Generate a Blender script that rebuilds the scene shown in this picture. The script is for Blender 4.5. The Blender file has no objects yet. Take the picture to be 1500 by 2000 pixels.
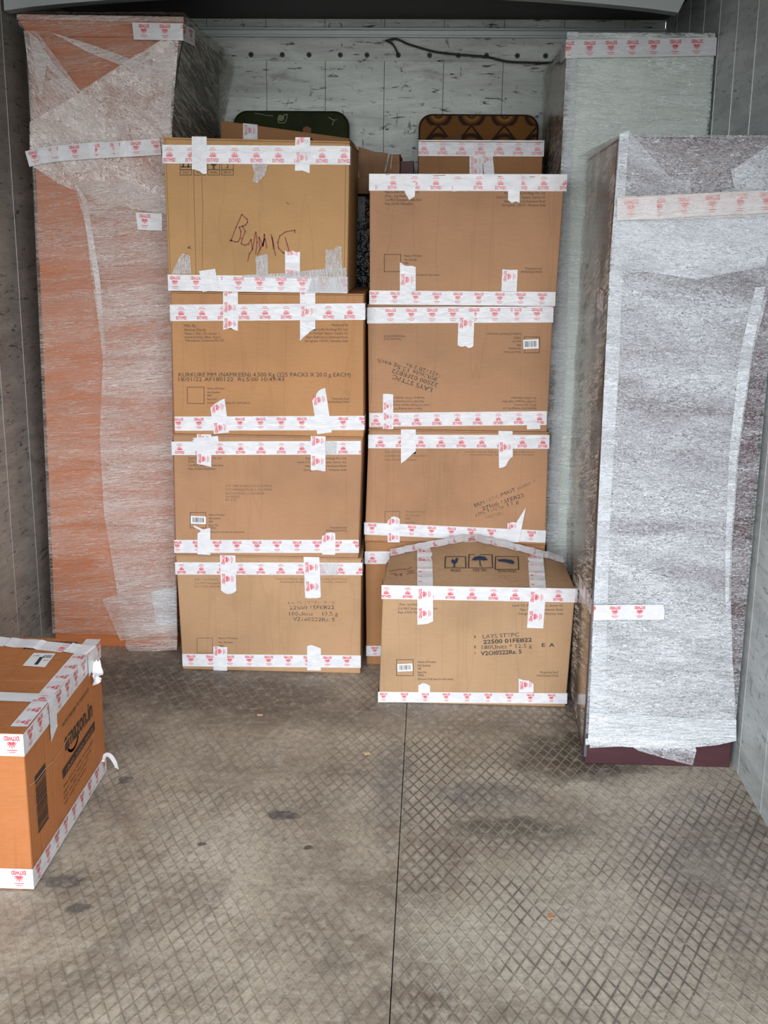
import bpy, bmesh, math, random
from mathutils import Vector, Matrix

random.seed(7)
S = bpy.context.scene
COL = S.collection

# ------------------------------------------------------------------ camera
FPX = 2217.0
CAMH = 1.28
EX = Vector((0.99908386, 0.0197828, -0.03794828))      # world X seen by the camera (right, down, forward)
EY = Vector((0.04157583, -0.238514, 0.97024869))
EZ = Vector((0.01014304, -0.97093754, -0.23911797))
cam_d = bpy.data.cameras.new('camera')
cam = bpy.data.objects.new('camera', cam_d)
COL.objects.link(cam)
cam_d.sensor_fit = 'HORIZONTAL'
cam_d.sensor_width = 36.0
cam_d.lens = FPX / 1500.0 * 36.0
cam_d.clip_start = 0.02
right = Vector((EX.x, EY.x, EZ.x)); down = Vector((EX.y, EY.y, EZ.y)); fwd = Vector((EX.z, EY.z, EZ.z))
m3 = Matrix((right, -down, -fwd)).transposed()
cam.matrix_world = Matrix.Translation((0, 0, CAMH)) @ m3.to_4x4()
S.camera = cam

# ------------------------------------------------------------------ world and daylight through the open rear doors
W = bpy.data.worlds.new('daylight'); S.world = W; W.use_nodes = True
SKY_LOW, SKY_HIGH = 2.4, 10.5
wn = W.node_tree.nodes; wl = W.node_tree.links; wn.clear()
wo = wn.new('ShaderNodeOutputWorld'); bg = wn.new('ShaderNodeBackground')
tc = wn.new('ShaderNodeTexCoord'); sp = wn.new('ShaderNodeSeparateXYZ'); cr = wn.new('ShaderNodeValToRGB')
wl.new(tc.outputs['Generated'], sp.inputs[0]); wl.new(sp.outputs['Z'], cr.inputs[0])
cr.color_ramp.elements[0].position = 0.0; cr.color_ramp.elements[0].color = (0.42, 0.42, 0.41, 1)
cr.color_ramp.elements[1].position = 0.012; cr.color_ramp.elements[1].color = (0.93, 0.96, 1.0, 1)
e = cr.color_ramp.elements.new(0.6); e.color = (0.95, 1.0, 1.06, 1)
# added bright sky lobe straight behind the doors, so light reaches the rear wall
vm = wn.new('ShaderNodeVectorMath'); vm.operation = 'DOT_PRODUCT'; vm.inputs[1].default_value = (0.05, -0.995, 0.08)
wl.new(tc.outputs['Generated'], vm.inputs[0])
lr = wn.new('ShaderNodeMapRange'); lr.interpolation_type = 'SMOOTHSTEP'
lr.inputs['From Min'].default_value = 0.62; lr.inputs['From Max'].default_value = 0.98; lr.inputs['To Min'].default_value = SKY_LOW; lr.inputs['To Max'].default_value = SKY_HIGH
wl.new(vm.outputs['Value'], lr.inputs['Value'])
wl.new(cr.outputs[0], bg.inputs[0]); wl.new(lr.outputs[0], bg.inputs[1])
wl.new(bg.outputs[0], wo.inputs[0])

XL, XR, YB, YO, ZT = -1.24, 0.773, 4.15, 0.75, 1.985    # inside of the truck body

pl = bpy.data.lights.new('rear_opening_daylight', 'AREA')
pl.shape = 'RECTANGLE'; pl.size = XR - XL; pl.size_y = ZT
pl.cycles.is_portal = True
po = bpy.data.objects.new('rear_opening_daylight', pl); COL.objects.link(po)
po.location = ((XL + XR) / 2, YO, ZT / 2); po.rotation_euler = (math.pi / 2, 0, 0)

S.view_settings.view_transform = 'Standard'
S.view_settings.look = 'None'
S.view_settings.gamma = 1.0
S.view_settings.use_curve_mapping = False
S.view_settings.exposure = -0.18

# ------------------------------------------------------------------ measuring helpers: a sight line of the photo met with a real plane
def ray(px, py):
    c = Vector((px - 750, py - 1000, FPX))
    return Vector((EX.dot(c), EY.dot(c), EZ.dot(c)))
def onY(px, py, Y):
    r = ray(px, py); t = Y / r.y
    return (r.x * t, CAMH + r.z * t)
def onX(px, py, X):
    r = ray(px, py); t = X / r.x
    return (r.y * t, CAMH + r.z * t)
def onZ(px, py, Z):
    r = ray(px, py); t = (Z - CAMH) / r.z
    return (r.x * t, r.y * t)

class Face:
    """a flat face of a thing: p(px,py) -> (u,v) in metres, P(u,v,off) -> 3D"""
    def __init__(s, kind, c):
        s.kind, s.c = kind, c
        if kind == 'Y': s.n = Vector((0, -1, 0)); s.U = Vector((1, 0, 0)); s.V = Vector((0, 0, 1))
        if kind == 'X': s.n = Vector((1, 0, 0)); s.U = Vector((0, 1, 0)); s.V = Vector((0, 0, 1))
        if kind == 'Xn': s.n = Vector((-1, 0, 0)); s.U = Vector((0, 1, 0)); s.V = Vector((0, 0, 1))
        if kind == 'Z': s.n = Vector((0, 0, 1)); s.U = Vector((1, 0, 0)); s.V = Vector((0, 1, 0))
    def p(s, px, py):
        f = {'Y': onY, 'X': onX, 'Xn': onX, 'Z': onZ}[s.kind]
        return Vector(f(px, py, s.c))
    def P(s, u, v, off=0.0):
        if s.kind == 'Y': return Vector((u, s.c - off, v))
        if s.kind == 'X': return Vector((s.c + off, u, v))
        if s.kind == 'Xn': return Vector((s.c - off, u, v))
        return Vector((u, v, s.c + off))

# ------------------------------------------------------------------ material helpers
def new_mat(name):
    m = bpy.data.materials.new(name); m.use_nodes = True
    nt = m.node_tree; nt.nodes.clear()
    return m, nt
class NT:
    def __init__(s, nt): s.nt = nt
    def n(s, typ, **kw):
        nd = s.nt.nodes.new(typ)
        for k, v in kw.items(): setattr(nd, k, v)
        return nd
    def link(s, a, b): s.nt.links.new(a, b)
    def set(s, inp, v):
        if hasattr(v, 'is_output') or isinstance(v, bpy.types.NodeSocket): s.link(v, inp)
        else: inp.default_value = v
    def math(s, op, a, b=None, c=None, clamp=False):
        nd = s.n('ShaderNodeMath', operation=op); nd.use_clamp = clamp
        s.set(nd.inputs[0], a)
        if b is not None: s.set(nd.inputs[1], b)
        if c is not None: s.set(nd.inputs[2], c)
        return nd.outputs[0]
    def coord(s, scale=(1, 1, 1), rot=(0, 0, 0), loc=(0, 0, 0)):
        t = s.n('ShaderNodeTexCoord'); mp = s.n('ShaderNodeMapping'); src = t.outputs['Object']
        if any(rot):      # turn first, stretch afterwards
            m0 = s.n('ShaderNodeMapping'); m0.inputs['Rotation'].default_value = rot; s.link(src, m0.inputs[0]); src = m0.outputs[0]; rot = (0, 0, 0)
        s.link(src, mp.inputs[0])
        mp.inputs['Scale'].default_value = scale; mp.inputs['Rotation'].default_value = rot; mp.inputs['Location'].default_value = loc
        return mp.outputs[0]
    def noise(s, vec, scale, detail=4, rough=0.55, dist=0.0):
        nd = s.n('ShaderNodeTexNoise'); s.link(vec, nd.inputs['Vector'])
        nd.inputs['Scale'].default_value = scale; nd.inputs['Detail'].default_value = detail
        nd.inputs['Roughness'].default_value = rough; nd.inputs['Distortion'].default_value = dist
        return nd.outputs[0]
    def ramp(s, fac, stops):
        nd = s.n('ShaderNodeValToRGB'); s.link(fac, nd.inputs[0])
        el = nd.color_ramp.elements
        while len(el) > 1: el.remove(el[-1])
        el[0].position = stops[0][0]; el[0].color = col4(stops[0][1])
        for p, c in stops[1:]:
            x = el.new(p); x.color = col4(c)
        return nd.outputs[0]
    def mix(s, fac, a, b, mode='MIX'):
        nd = s.n('ShaderNodeMix', data_type='RGBA', blend_type=mode)
        s.set(nd.inputs[0], fac); s.set(nd.inputs[6], col4(a) if not isinstance(a, bpy.types.NodeSocket) else a)
        s.set(nd.inputs[7], col4(b) if not isinstance(b, bpy.types.NodeSocket) else b)
        return nd.outputs[2]
    def bump(s, h, strength=0.5, dist=0.002, normal=None):
        nd = s.n('ShaderNodeBump'); s.link(h, nd.inputs['Height'])
        nd.inputs['Strength'].default_value = strength; nd.inputs['Distance'].default_value = dist
        if normal is not None: s.link(normal, nd.inputs['Normal'])
        return nd.outputs[0]
    def principled(s, **kw):
        nd = s.n('ShaderNodeBsdfPrincipled')
        for k, v in kw.items():
            k = k.replace('_', ' ')
            s.set(nd.inputs[k], col4(v) if (k == 'Base Color' and not isinstance(v, bpy.types.NodeSocket)) else v)
        return nd.outputs[0]
    def out(s, sh):
        o = s.n('ShaderNodeOutputMaterial'); s.link(sh, o.inputs[0])
def col4(c):
    if isinstance(c, (int, float)): return (c, c, c, 1)
    return tuple(c) + (1,) if len(c) == 3 else tuple(c)
def srgb(r, g, b):
    f = lambda v: (v / 255 / 12.92) if v / 255 <= 0.04045 else ((v / 255 + 0.055) / 1.055) ** 2.4
    return (f(r), f(g), f(b))

def plain(name, color, rough=0.6, metal=0.0, bump=None, spec=0.5):
    m, nt = new_mat(name); t = NT(nt)
    kw = dict(Base_Color=color, Roughness=rough, Metallic=metal)
    if bump:
        kw['Normal'] = t.bump(t.noise(t.coord(), bump[0], 5), bump[1], bump[2])
    nd = t.principled(**kw); t.out(nd)
    return m

def cardboard(name, color, seed=0, gloss=0.75):
    m, nt = new_mat(name); t = NT(nt)
    c1 = t.coord(loc=(seed * 1.7, seed * .9, seed * 2.3))
    big = t.noise(c1, 3.2, 3, 0.6)
    fib = t.noise(t.coord(scale=(14, 14, 90), loc=(seed, 0, 0)), 3.0, 4, 0.7)
    flute = t.noise(t.coord(scale=(160, 160, 1.2), loc=(seed, 0, 0)), 1.0, 2, 0.5)
    a = t.ramp(big, [(0.28, tuple(x * 0.80 for x in color)), (0.5, color), (0.75, tuple(min(1, x * 1.13) for x in color))])
    a = t.mix(0.045, a, t.ramp(fib, [(0.3, (0.25, 0.16, 0.09)), (0.7, (0.9, 0.75, 0.55))]))
    crease = t.noise(t.coord(scale=(9, 9, 0.7), loc=(seed * 3, 0, 0)), 1.3, 3, 0.5, 0.4)
    cm = t.ramp(crease, [(0.485, (0, 0, 0)), (0.5, (1, 1, 1)), (0.515, (0, 0, 0))])
    a = t.mix(t.math('MULTIPLY', cm, 0.14), a, tuple(x * 0.55 for x in color))
    scuff = t.ramp(t.noise(t.coord(loc=(seed, seed, 0)), 7, 5, 0.7), [(0.68, (0, 0, 0)), (0.78, (1, 1, 1))])
    a = t.mix(t.math('MULTIPLY', scuff, 0.25), a, tuple(x * 0.6 for x in color))
    hgt = t.math('ADD', t.math('MULTIPLY', flute, 0.5), t.math('ADD', big, t.math('MULTIPLY', cm, -0.25)))
    t.out(t.principled(Base_Color=a, Roughness=gloss, Specular_IOR_Level=0.18, Normal=t.bump(hgt, 0.55, 0.003)))
    return m

CB = [cardboard('cardboard_%s' % n, c, i) for i, (n, c) in enumerate([
    ('tan', (0.43, 0.235, 0.115)), ('warm', (0.43, 0.215, 0.092)), ('brown', (0.40, 0.215, 0.115)),
    ('pale', (0.42, 0.25, 0.135)), ('sand', (0.41, 0.255, 0.142)), ('orange', (0.40, 0.140, 0.043)),
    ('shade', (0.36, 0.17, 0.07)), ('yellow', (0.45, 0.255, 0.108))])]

INK = plain('black_print_ink', (0.035, 0.03, 0.025), 0.7)
INKF = plain('faded_print_ink', (0.16, 0.095, 0.055), 0.8)
INKB = plain('blue_print_ink', (0.012, 0.03, 0.075), 0.7)
REDPEN = plain('red_marker_ink', (0.22, 0.035, 0.02), 0.6)
WHITE = plain('white_sticker_paper', (0.75, 0.76, 0.77), 0.55)

def tape_mat():
    m, nt = new_mat('white_packing_tape'); t = NT(nt)
    wr = t.noise(t.coord(scale=(1, 1, 2.5)), 22, 4, 0.6, 0.8)
    fine = t.noise(t.coord(), 90, 3, 0.6)
    c = t.ramp(wr, [(0.3, (0.60, 0.60, 0.63)), (0.7, (0.74, 0.74, 0.75))])
    t.out(t.principled(Base_Color=c, Roughness=0.26, Normal=t.bump(t.math('ADD', wr, t.math('MULTIPLY', fine, 0.12)), 0.35, 0.004)))
    return m
TAPE = tape_mat()
def print_mat():
    m, nt = new_mat('red_tape_print'); t = NT(nt)
    f = t.noise(t.coord(), 160, 3, 0.6)
    c = t.ramp(f, [(0.35, (0.62, 0.035, 0.05)), (0.62, (0.66, 0.14, 0.16))])
    t.out(t.principled(Base_Color=c, Roughness=0.3))
    return m
REDP = print_mat()

def film_mat(name, haze, tint, grain=(2.0, 1, 6), rot=(0, 0, 0), scale=14, shine=1.0, crease=0.6, light=0.6, fine=0.5, patchy=0.0, thin=0.018, zlo=0.72, zhi=1.30, zs=(1, 1, 1.5)):
    """clear stretch film: a glossy, partly see-through skin with thin creases, each with a painted-in highlight"""
    m, nt = new_mat(name); t = NT(nt)
    n1 = t.noise(t.coord(scale=grain, rot=rot), scale, 4, 0.62, 0.25)
    g2 = (grain[0] * 1.7, grain[1], grain[2] * 1.9)
    n2 = t.noise(t.coord(scale=g2, rot=(rot[0] + 0.10, rot[1] + 0.12, 0)), scale, 3, 0.6, 0.3)
    n3 = t.noise(t.coord(scale=zs, rot=rot), 3.1, 5, 0.62, 0.6)
    sp = t.noise(t.coord(scale=(1, 1, 1.6)), 190, 2, 0.5)
    def line(n, c, w): return t.ramp(t.math('ABSOLUTE', t.math('SUBTRACT', n, c)), [(0.0, 1), (w, 0)])
    dk = t.math('ADD', line(n1, 0.485, thin), t.math('MULTIPLY', line(n2, 0.55, thin), 0.8))
    lt = t.math('ADD', line(n1, 0.515, thin * 1.2), t.math('ADD', t.math('MULTIPLY', line(n2, 0.585, thin), 0.8), t.math('MULTIPLY', line(n2, 0.43, thin), 0.7)))  # crease highlights painted into the film's opacity
    zone = t.ramp(n3, [(0.38, zlo), (0.62, zhi)])
    if patchy > 0:
        pz = t.ramp(t.noise(t.coord(loc=(4, 4, 4)), 5.0, 3, 0.5), [(0.5 - 0.15 / patchy, 0.0), (0.5 + 0.15 / patchy, 1.0)])
        dk = t.math('MULTIPLY', dk, pz); lt = t.math('MULTIPLY', lt, pz)
    f = t.math('MULTIPLY', zone, haze)
    f = t.math('MULTIPLY', f, t.math('SUBTRACT', 1.0, t.math('MULTIPLY', dk, crease)))
    f = t.math('ADD', f, t.math('MULTIPLY', lt, light * 0.5))
    f = t.math('ADD', f, t.math('MULTIPLY', t.math('SUBTRACT', sp, 0.5), fine), clamp=True)
    f = t.math('MINIMUM', t.math('MAXIMUM', f, 0.02), 0.96)
    h = t.math('ADD', t.math('MULTIPLY', n1, 1.6), t.math('ADD', t.math('MULTIPLY', n2, 1.2), t.math('MULTIPLY', sp, 0.10)))
    skin = t.principled(Base_Color=tint, Roughness=0.45, Specular_IOR_Level=0.3, Normal=t.bump(h, 0.8, 0.008))
    tr = t.n('ShaderNodeBsdfTransparent')
    gl = t.n('ShaderNodeBsdfGlossy'); gl.inputs['Color'].default_value = (0.97, 0.98, 1, 1); gl.inputs['Roughness'].default_value = 0.15
    t.link(t.bump(h, 1.0, 0.010), gl.inputs['Normal'])
    mx = t.n('ShaderNodeMixShader'); t.link(f, mx.inputs[0]); t.link(tr.outputs[0], mx.inputs[1]); t.link(skin, mx.inputs[2])
    g = t.math('MULTIPLY', t.math('ADD', 0.012, t.math('MULTIPLY', lt, 0.07)), shine, clamp=True)
    mx2 = t.n('ShaderNodeMixShader'); t.link(g, mx2.inputs[0]); t.link(mx.outputs[0], mx2.inputs[1]); t.link(gl.outputs[0], mx2.inputs[2])
    t.out(mx2.outputs[0])
    return m
ZH = (0.8, 1, 4.5)
FILM_THIN = film_mat('stretch_film_single_layer', 0.24, (0.86, 0.68, 0.60), grain=(0.6, 1, 9), scale=11, crease=0.9, light=0.55, fine=0.25, rot=(0, 0.05, 0), zlo=0.3, zhi=1.5, zs=ZH, thin=0.022)
FILM_MID = film_mat('stretch_film_double_layer', 0.38, (0.90, 0.79, 0.74), grain=(0.6, 1, 9), scale=11, crease=1.0, light=0.5, fine=0.3, rot=(0, 0.05, 0), zlo=0.45, zhi=1.45, zs=ZH, thin=0.022)
FILM_UPPER = film_mat('stretch_film_crumpled', 0.48, (0.96, 0.87, 0.82), grain=(1.6, 1, 3.5), scale=13, crease=1.0, light=0.9, fine=0.4, rot=(0, -0.6, 0), zlo=0.4, zhi=1.6, zs=(1.5, 1, 3))
FILM_PALE = film_mat('stretch_film_over_pale_paint', 0.45, (0.92, 0.98, 0.94), grain=(0.7, 1, 6), scale=9, crease=1.1, light=0.8, fine=0.25, rot=(0, -0.12, 0), zlo=0.3, zhi=1.5, zs=(0.9, 1, 4), thin=0.022)
FILM_DARK = film_mat('stretch_film_over_dark_paint', 0.20, (0.84, 0.85, 0.88), grain=(1.4, 1, 5.5), scale=16, light=0.8, fine=0.7, shine=1.6, zlo=0.4, zhi=1.6, zs=ZH)
FILM_SILVER = film_mat('stretch_film_silvery', 0.42, (0.84, 0.87, 0.91), grain=(1.5, 1, 5.0), rot=(0, -0.15, 0), scale=16, crease=1.0, light=0.6, fine=0.5, shine=1.6, zlo=0.45, zhi=1.45, zs=(0.9, 1, 3.2))
FILM_BRIGHT = film_mat('stretch_film_bunched', 0.55, (0.92, 0.96, 1.0), grain=(1.2, 1, 7), rot=(0, -0.06, 0), scale=14, crease=0.9, light=0.6, shine=1.7, fine=0.5, zlo=0.6, zhi=1.5, zs=(1, 1, 5))
FILM_DENSE = film_mat('stretch_film_many_layers', 0.48, (0.93, 0.88, 0.86), grain=(1.2, 1, 6), scale=14, crease=0.9, light=0.6, fine=0.3, zlo=0.5, zhi=1.4)
FILM_SIDE = film_mat('stretch_film_diagonal_folds', 0.10, (0.70, 0.66, 0.57), grain=(1, 0.35, 6), rot=(0.14, 0, 0), scale=9, crease=1.0, light=1.3, shine=0.05, fine=0.0, thin=0.05, zlo=0.6, zhi=1.4)
FILM_SIDE2 = film_mat('stretch_film_falling_folds', 0.09, (0.80, 0.74, 0.66), grain=(1, 0.35, 6), rot=(0.22, 0, 0), scale=10, crease=1.0, light=1.3, shine=0.05, fine=0.0, patchy=2.5, thin=0.045)
FILM_DIAG = film_mat('stretch_film_slanting_layer', 0.45, (0.96, 0.88, 0.85), grain=(0.6, 1, 6), rot=(0, -0.9, 0), scale=11, crease=1.0, light=0.7, fine=0.3, zlo=0.5, zhi=1.5)
CLEAR = film_mat('clear_tape_creased', 0.50, (0.92, 0.92, 0.94), grain=(9, 1, 0.6), scale=20, shine=1.4, crease=0.9, light=0.8)

# ------------------------------------------------------------------ mesh builder
class MB:
    def __init__(s): s.v = []; s.f = []; s.m = []; s.mats = []
    def mi(s, mat):
        if mat not in s.mats: s.mats.append(mat)
        return s.mats.index(mat)
    def add(s, vs, fs, mat):
        b = len(s.v); k = s.mi(mat)
        s.v += [tuple(v) for v in vs]
        for f in fs: s.f.append([i + b for i in f]); s.m.append(k)
    def quad(s, a, b, c, d, mat): s.add([a, b, c, d], [[0, 1, 2, 3]], mat)
    def poly(s, pts, mat): s.add(pts, [list(range(len(pts)))], mat)
    def box(s, x0, x1, y0, y1, z0, z1, mat):
        s.hexa([(x0, z0), (x1, z0), (x1, z1), (x0, z1)], y0, y1, mat)
    def hexa(s, front, y0, y1, mat, back=None):
        back = back or front
        vs = [(x, y0, z) for x, z in front] + [(x, y1, z) for x, z in back]
        s.add(vs, [[0, 1, 2, 3], [5, 4, 7, 6], [4, 0, 3, 7], [1, 5, 6, 2], [3, 2, 6, 7], [4, 5, 1, 0]], mat)
    def soft(s, front, y0, y1, mat, r=0.004):
        bm = bmesh.new()
        vs = [bm.verts.new((x, y0, z)) for x, z in front] + [bm.verts.new((x, y1, z)) for x, z in front]
        for f in [[0, 1, 2, 3], [5, 4, 7, 6], [4, 0, 3, 7], [1, 5, 6, 2], [3, 2, 6, 7], [4, 5, 1, 0]]: bm.faces.new([vs[i] for i in f])
        bmesh.ops.bevel(bm, geom=list(bm.edges), offset=r, segments=2, affect='EDGES', profile=0.5)
        bm.verts.index_update()
        s.add([v.co.copy() for v in bm.verts], [[v.index for v in f.verts] for f in bm.faces], mat); bm.free()
    def slab(s, pts, n, th, mat):
        n = Vector(n) * th; a = [Vector(p) for p in pts]; k = len(a)
        vs = a + [p + n for p in a]
        fs = [list(range(k))[::-1], list(range(k, 2 * k))] + [[i, (i + 1) % k, (i + 1) % k + k, i + k] for i in range(k)]
        s.add(vs, fs, mat)
    def build(s, name, parent=None, bevel=0.0, smooth=False, segs=2):
        me = bpy.data.meshes.new(name)
        me.from_pydata(s.v, [], s.f)
        for m in s.mats: me.materials.append(m)
        me.polygons.foreach_set('material_index', s.m)
        if smooth: me.polygons.foreach_set('use_smooth', [True] * len(me.polygons))
        me.update()
        o = bpy.data.objects.new(name, me); COL.objects.link(o)
        if parent:
            o.parent = parent
            o.matrix_parent_inverse = Matrix.Translation(-parent.location)
        if bevel > 0:
            b = o.modifiers.new('soft_edges', 'BEVEL'); b.width = bevel; b.segments = segs; b.limit_method = 'ANGLE'; b.angle_limit = 0.6
        return o

def thing(name, label, cat, loc, group=None):
    o = bpy.data.objects.new(name, None); COL.objects.link(o)
    o.empty_display_size = 0.1
    o.location = loc; o['label'] = label; o['category'] = cat
    if group: o['group'] = group
    return o
def tag(o, label, cat, group=None):
    o['label'] = label; o['category'] = cat
    if group: o['group'] = group
    return o
def structure(o): o['kind'] = 'structure'; return o

# ------------------------------------------------------------------ lettering
_tc = {}
def glyphs(txt, bold=False):
    k = (txt, bold)
    if k not in _tc:
        cu = bpy.data.curves.new('lettering', 'FONT'); cu.body = txt; cu.size = 1.0; cu.resolution_u = 2
        cu.offset = (0.045 if txt == 'EXTWED' else 0.022) if bold else 0.0
        ob = bpy.data.objects.new('lettering', cu)
        me = ob.to_mesh()
        vs = [(v.co.x, v.co.y) for v in me.vertices]; fs = [list(p.vertices) for p in me.polygons]
        ob.to_mesh_clear(); bpy.data.objects.remove(ob); bpy.data.curves.remove(cu)
        if vs:
            x0 = min(v[0] for v in vs); x1 = max(v[0] for v in vs)
        else: x0, x1 = 0, 1
        _tc[k] = (vs, fs, x0, x1)
    return _tc[k]
def letter(mb, face, txt, a, b, h, mat=None, off=0.0006, bold=False, px=True, drop=0.0):
    """lettering along the baseline a -> b of a face; h = cap height in metres"""
    vs, fs, x0, x1 = glyphs(txt, bold)
    if drop > 0: fs = [f for f in fs if random.random() > drop]
    A = face.p(*a) if px else Vector(a); B = face.p(*b) if px else Vector(b)
    d = B - A; L = d.length; d = d / L; q = Vector((-d.y, d.x))
    sx = L / (x1 - x0); sy = h / 0.70
    out = []
    for x, y in vs:
        p = A + d * ((x - x0) * sx) + q * (y * sy)
        out.append(face.P(p.x, p.y, off))
    mb.add(out, fs, mat or INK)
def stroke(mb, face, pts, w, mat, off=0.0008, px=True, closed=False):
    P = [face.p(*p) if px else Vector(p) for p in pts]
    if closed: P.append(P[0])
    for i in range(len(P) - 1):
        d = P[i + 1] - P[i]
        if d.length < 1e-6: continue
        d = d.normalized(); q = Vector((-d.y, d.x)) * w / 2; e = d * w * 0.35
        a, b = P[i] - e, P[i + 1] + e
        mb.quad(face.P(*(a - q), off), face.P(*(b - q), off), face.P(*(b + q), off), face.P(*(a + q), off), mat)
def patch(mb, face, pts, mat, off, px=True):
    P = [face.p(*p) if px else Vector(p) for p in pts]
    mb.poly([face.P(p.x, p.y, off) for p in P], mat)

# the red emblem printed along the packing tape: a fan above block letters, two fine lines on the other side
def emblem():
    vs, fs = [], []
    def rect(x0, x1, y0, y1):
        b = len(vs); vs.extend([(x0, y0), (x1, y0), (x1, y1), (x0, y1)]); fs.append([b, b + 1, b + 2, b + 3])
    for k in range(7):      # seven separate leaves fanning from one point, the middle one longest
        a = math.radians(90 + (k - 3) * 23)
        L = (0.0165, 0.0150, 0.0132, 0.0120)[abs(k - 3)]
        w = 0.00125
        o = Vector((0, -0.0078)); d = Vector((math.cos(a), math.sin(a))); q = Vector((-d.y, d.x))
        b = len(vs)
        for r, ww in ((0.0015, 0.15), (L * 0.40, 0.9), (L * 0.70, 1.0), (L, 0.1)):
            vs.append(tuple(o + d * r - q * w * ww)); vs.append(tuple(o + d * r + q * w * ww))
        for j in range(3): fs.append([b + 2 * j, b + 2 * j + 2, b + 2 * j + 3, b + 2 * j + 1])
    gv, gf, x0, x1 = glyphs('EXTWED', True)
    b = len(vs); sx = 0.032 / (x1 - x0)
    for x, y in gv: vs.append(((x - x0) * sx - 0.016, y * 0.0128 - 0.0190))
    fs.extend([[i + b for i in f] for f in gf])
    rect(-0.0105, 0.0105, 0.0104, 0.0122); rect(-0.007, 0.007, 0.0150, 0.0166)
    return vs, fs
EMB = emblem()

class Strip:
    """tape laid along a 3D centre line; across = direction of its width, normals per leg"""
    def __init__(s, pts, across, normals, width):
        s.p = [Vector(p) for p in pts]; s.a = Vector(across).normalized()
        s.n = [Vector(n).normalized() for n in normals]; s.w = width
        s.s = [0.0]
        for i in range(len(s.p) - 1): s.s.append(s.s[-1] + (s.p[i + 1] - s.p[i]).length)
        s.L = s.s[-1]
    def at(s, d, t, off=0.0):
        d2 = min(max(d, 0), s.L)
        i = 0
        while i < len(s.p) - 2 and d2 > s.s[i + 1]: i += 1
        u = (d - s.s[i]) / max(1e-9, s.s[i + 1] - s.s[i])
        tg = s.p[i + 1] - s.p[i]
        a = (s.a - tg * (s.a.dot(tg) / tg.dot(tg))).normalized()
        n = s.n[i]
        # ease the normal round a corner so that layers stay outside the corner
        for k in range(1, len(s.p) - 1):
            if abs(d2 - s.s[k]) < 0.0015: n = (s.n[k - 1] + s.n[k])
        return s.p[i] + tg * u + a * t + n * off
def tape(mb, strip, lay=1, flip=False, phase=0.02, pitch=0.0585, e0=None, e1=None, prints=True, mat=None, skip=(), wob=0.0):
    off = 0.0011 * lay
    NC = 6; w = strip.w
    ds = sorted(set([0, strip.L] + strip.s + [i * 0.03 for i in range(1, int(strip.L / 0.03) + 1)]
                    + [c - 0.0012 for c in strip.s[1:-1]] + [c + 0.0012 for c in strip.s[1:-1]]))
    ds = [d for d in ds if -1e-6 <= d <= strip.L + 1e-6]
    e0 = e0 or [0] * (NC + 1); e1 = e1 or [0] * (NC + 1)
    def pr(e, c):
        x = c / NC * (len(e) - 1); i = min(int(x), len(e) - 2); f = x - i
        return e[i] * (1 - f) + e[i + 1] * f
    vs = []; n = len(ds)
    for i, d in enumerate(ds):
        lift = wob * math.sin(d * 40 + phase * 90) * random.random()
        for c in range(NC + 1):
            dd = d
            if i == 0: dd = d - pr(e0, c)
            if i == n - 1: dd = d + pr(e1, c)
            vs.append(strip.at(dd, (c / NC - 0.5) * w, off + abs(lift)))
    fs = [[i * (NC + 1) + c, (i + 1) * (NC + 1) + c, (i + 1) * (NC + 1) + c + 1, i * (NC + 1) + c + 1] for i in range(n - 1) for c in range(NC)]
    mb.add(vs, fs, mat or TAPE)
    if prints:
        d = phase; k = 0
        ev, ef = EMB; sc = min(1.0, w / 0.048) * 1.0
        while d < strip.L - 0.006:
            if d > 0.006 and k not in skip:
                sg = -1 if flip else 1
                out = []
                for x, y in ev:
                    dd = d + sg * x * sc
                    if dd < 0 or dd > strip.L: dd = min(max(dd, 0), strip.L)
                    out.append(strip.at(dd, sg * y * sc, off + 0.0005))
                mb.add(out, ef, REDP)
            d += pitch; k += 1

def barcode(mb, face, c, w, h, ang=0.0, off=0.0022, seed=1):
    rnd = random.Random(seed); c = face.p(*c)
    ca, sa = math.cos(ang), math.sin(ang)
    def T(x, y): return (c.x + x * ca - y * sa, c.y + x * sa + y * ca)
    def R(x0, x1, y0, y1, m, o): mb.poly([face.P(*T(x, y), o) for x, y in ((x0, y0), (x1, y0), (x1, y1), (x0, y1))], m)
    R(-w / 2, w / 2, -h / 2, h / 2, WHITE, off)
    x = -w * 0.40
    while x < w * 0.38:
        bw = rnd.choice([0.0006, 0.001, 0.0016]); R(x, x + bw, -h * 0.30, h * 0.34, INK, off + 0.0004); x += bw + rnd.choice([0.0007, 0.0011, 0.0016])

LPP = 'PepsiCo India Holdings Pvt. Ltd.'
ADL = ['PepsiCo India Holdings Pvt. Ltd', '(Frito - Lay Division)', 'C-6, MIDC Ranjangaon, Taluka Shirur', 'Pune- 412220, Maharashtra']
ADR = ['Marketed By', LPP, 'Level 3-5, Pioneer Square, Sector 62,', 'Near Golf Course Extension Road,', 'Gurugram- 122101, Haryana, India']
INFO = ['Name of Product', 'Net Quantity', 'MRP', 'Batch No.', 'MFD.', '(Inclusive of all taxes for each piece)']
def torn():
    a = random.uniform(-0.006, 0.006)
    return [a * (1 - i / 2.5) + random.uniform(-0.0022, 0.0022) for i in range(6)]
TORN = [0.004, -0.003, 0.006, -0.002, 0.003, -0.004, 0.002]

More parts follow.
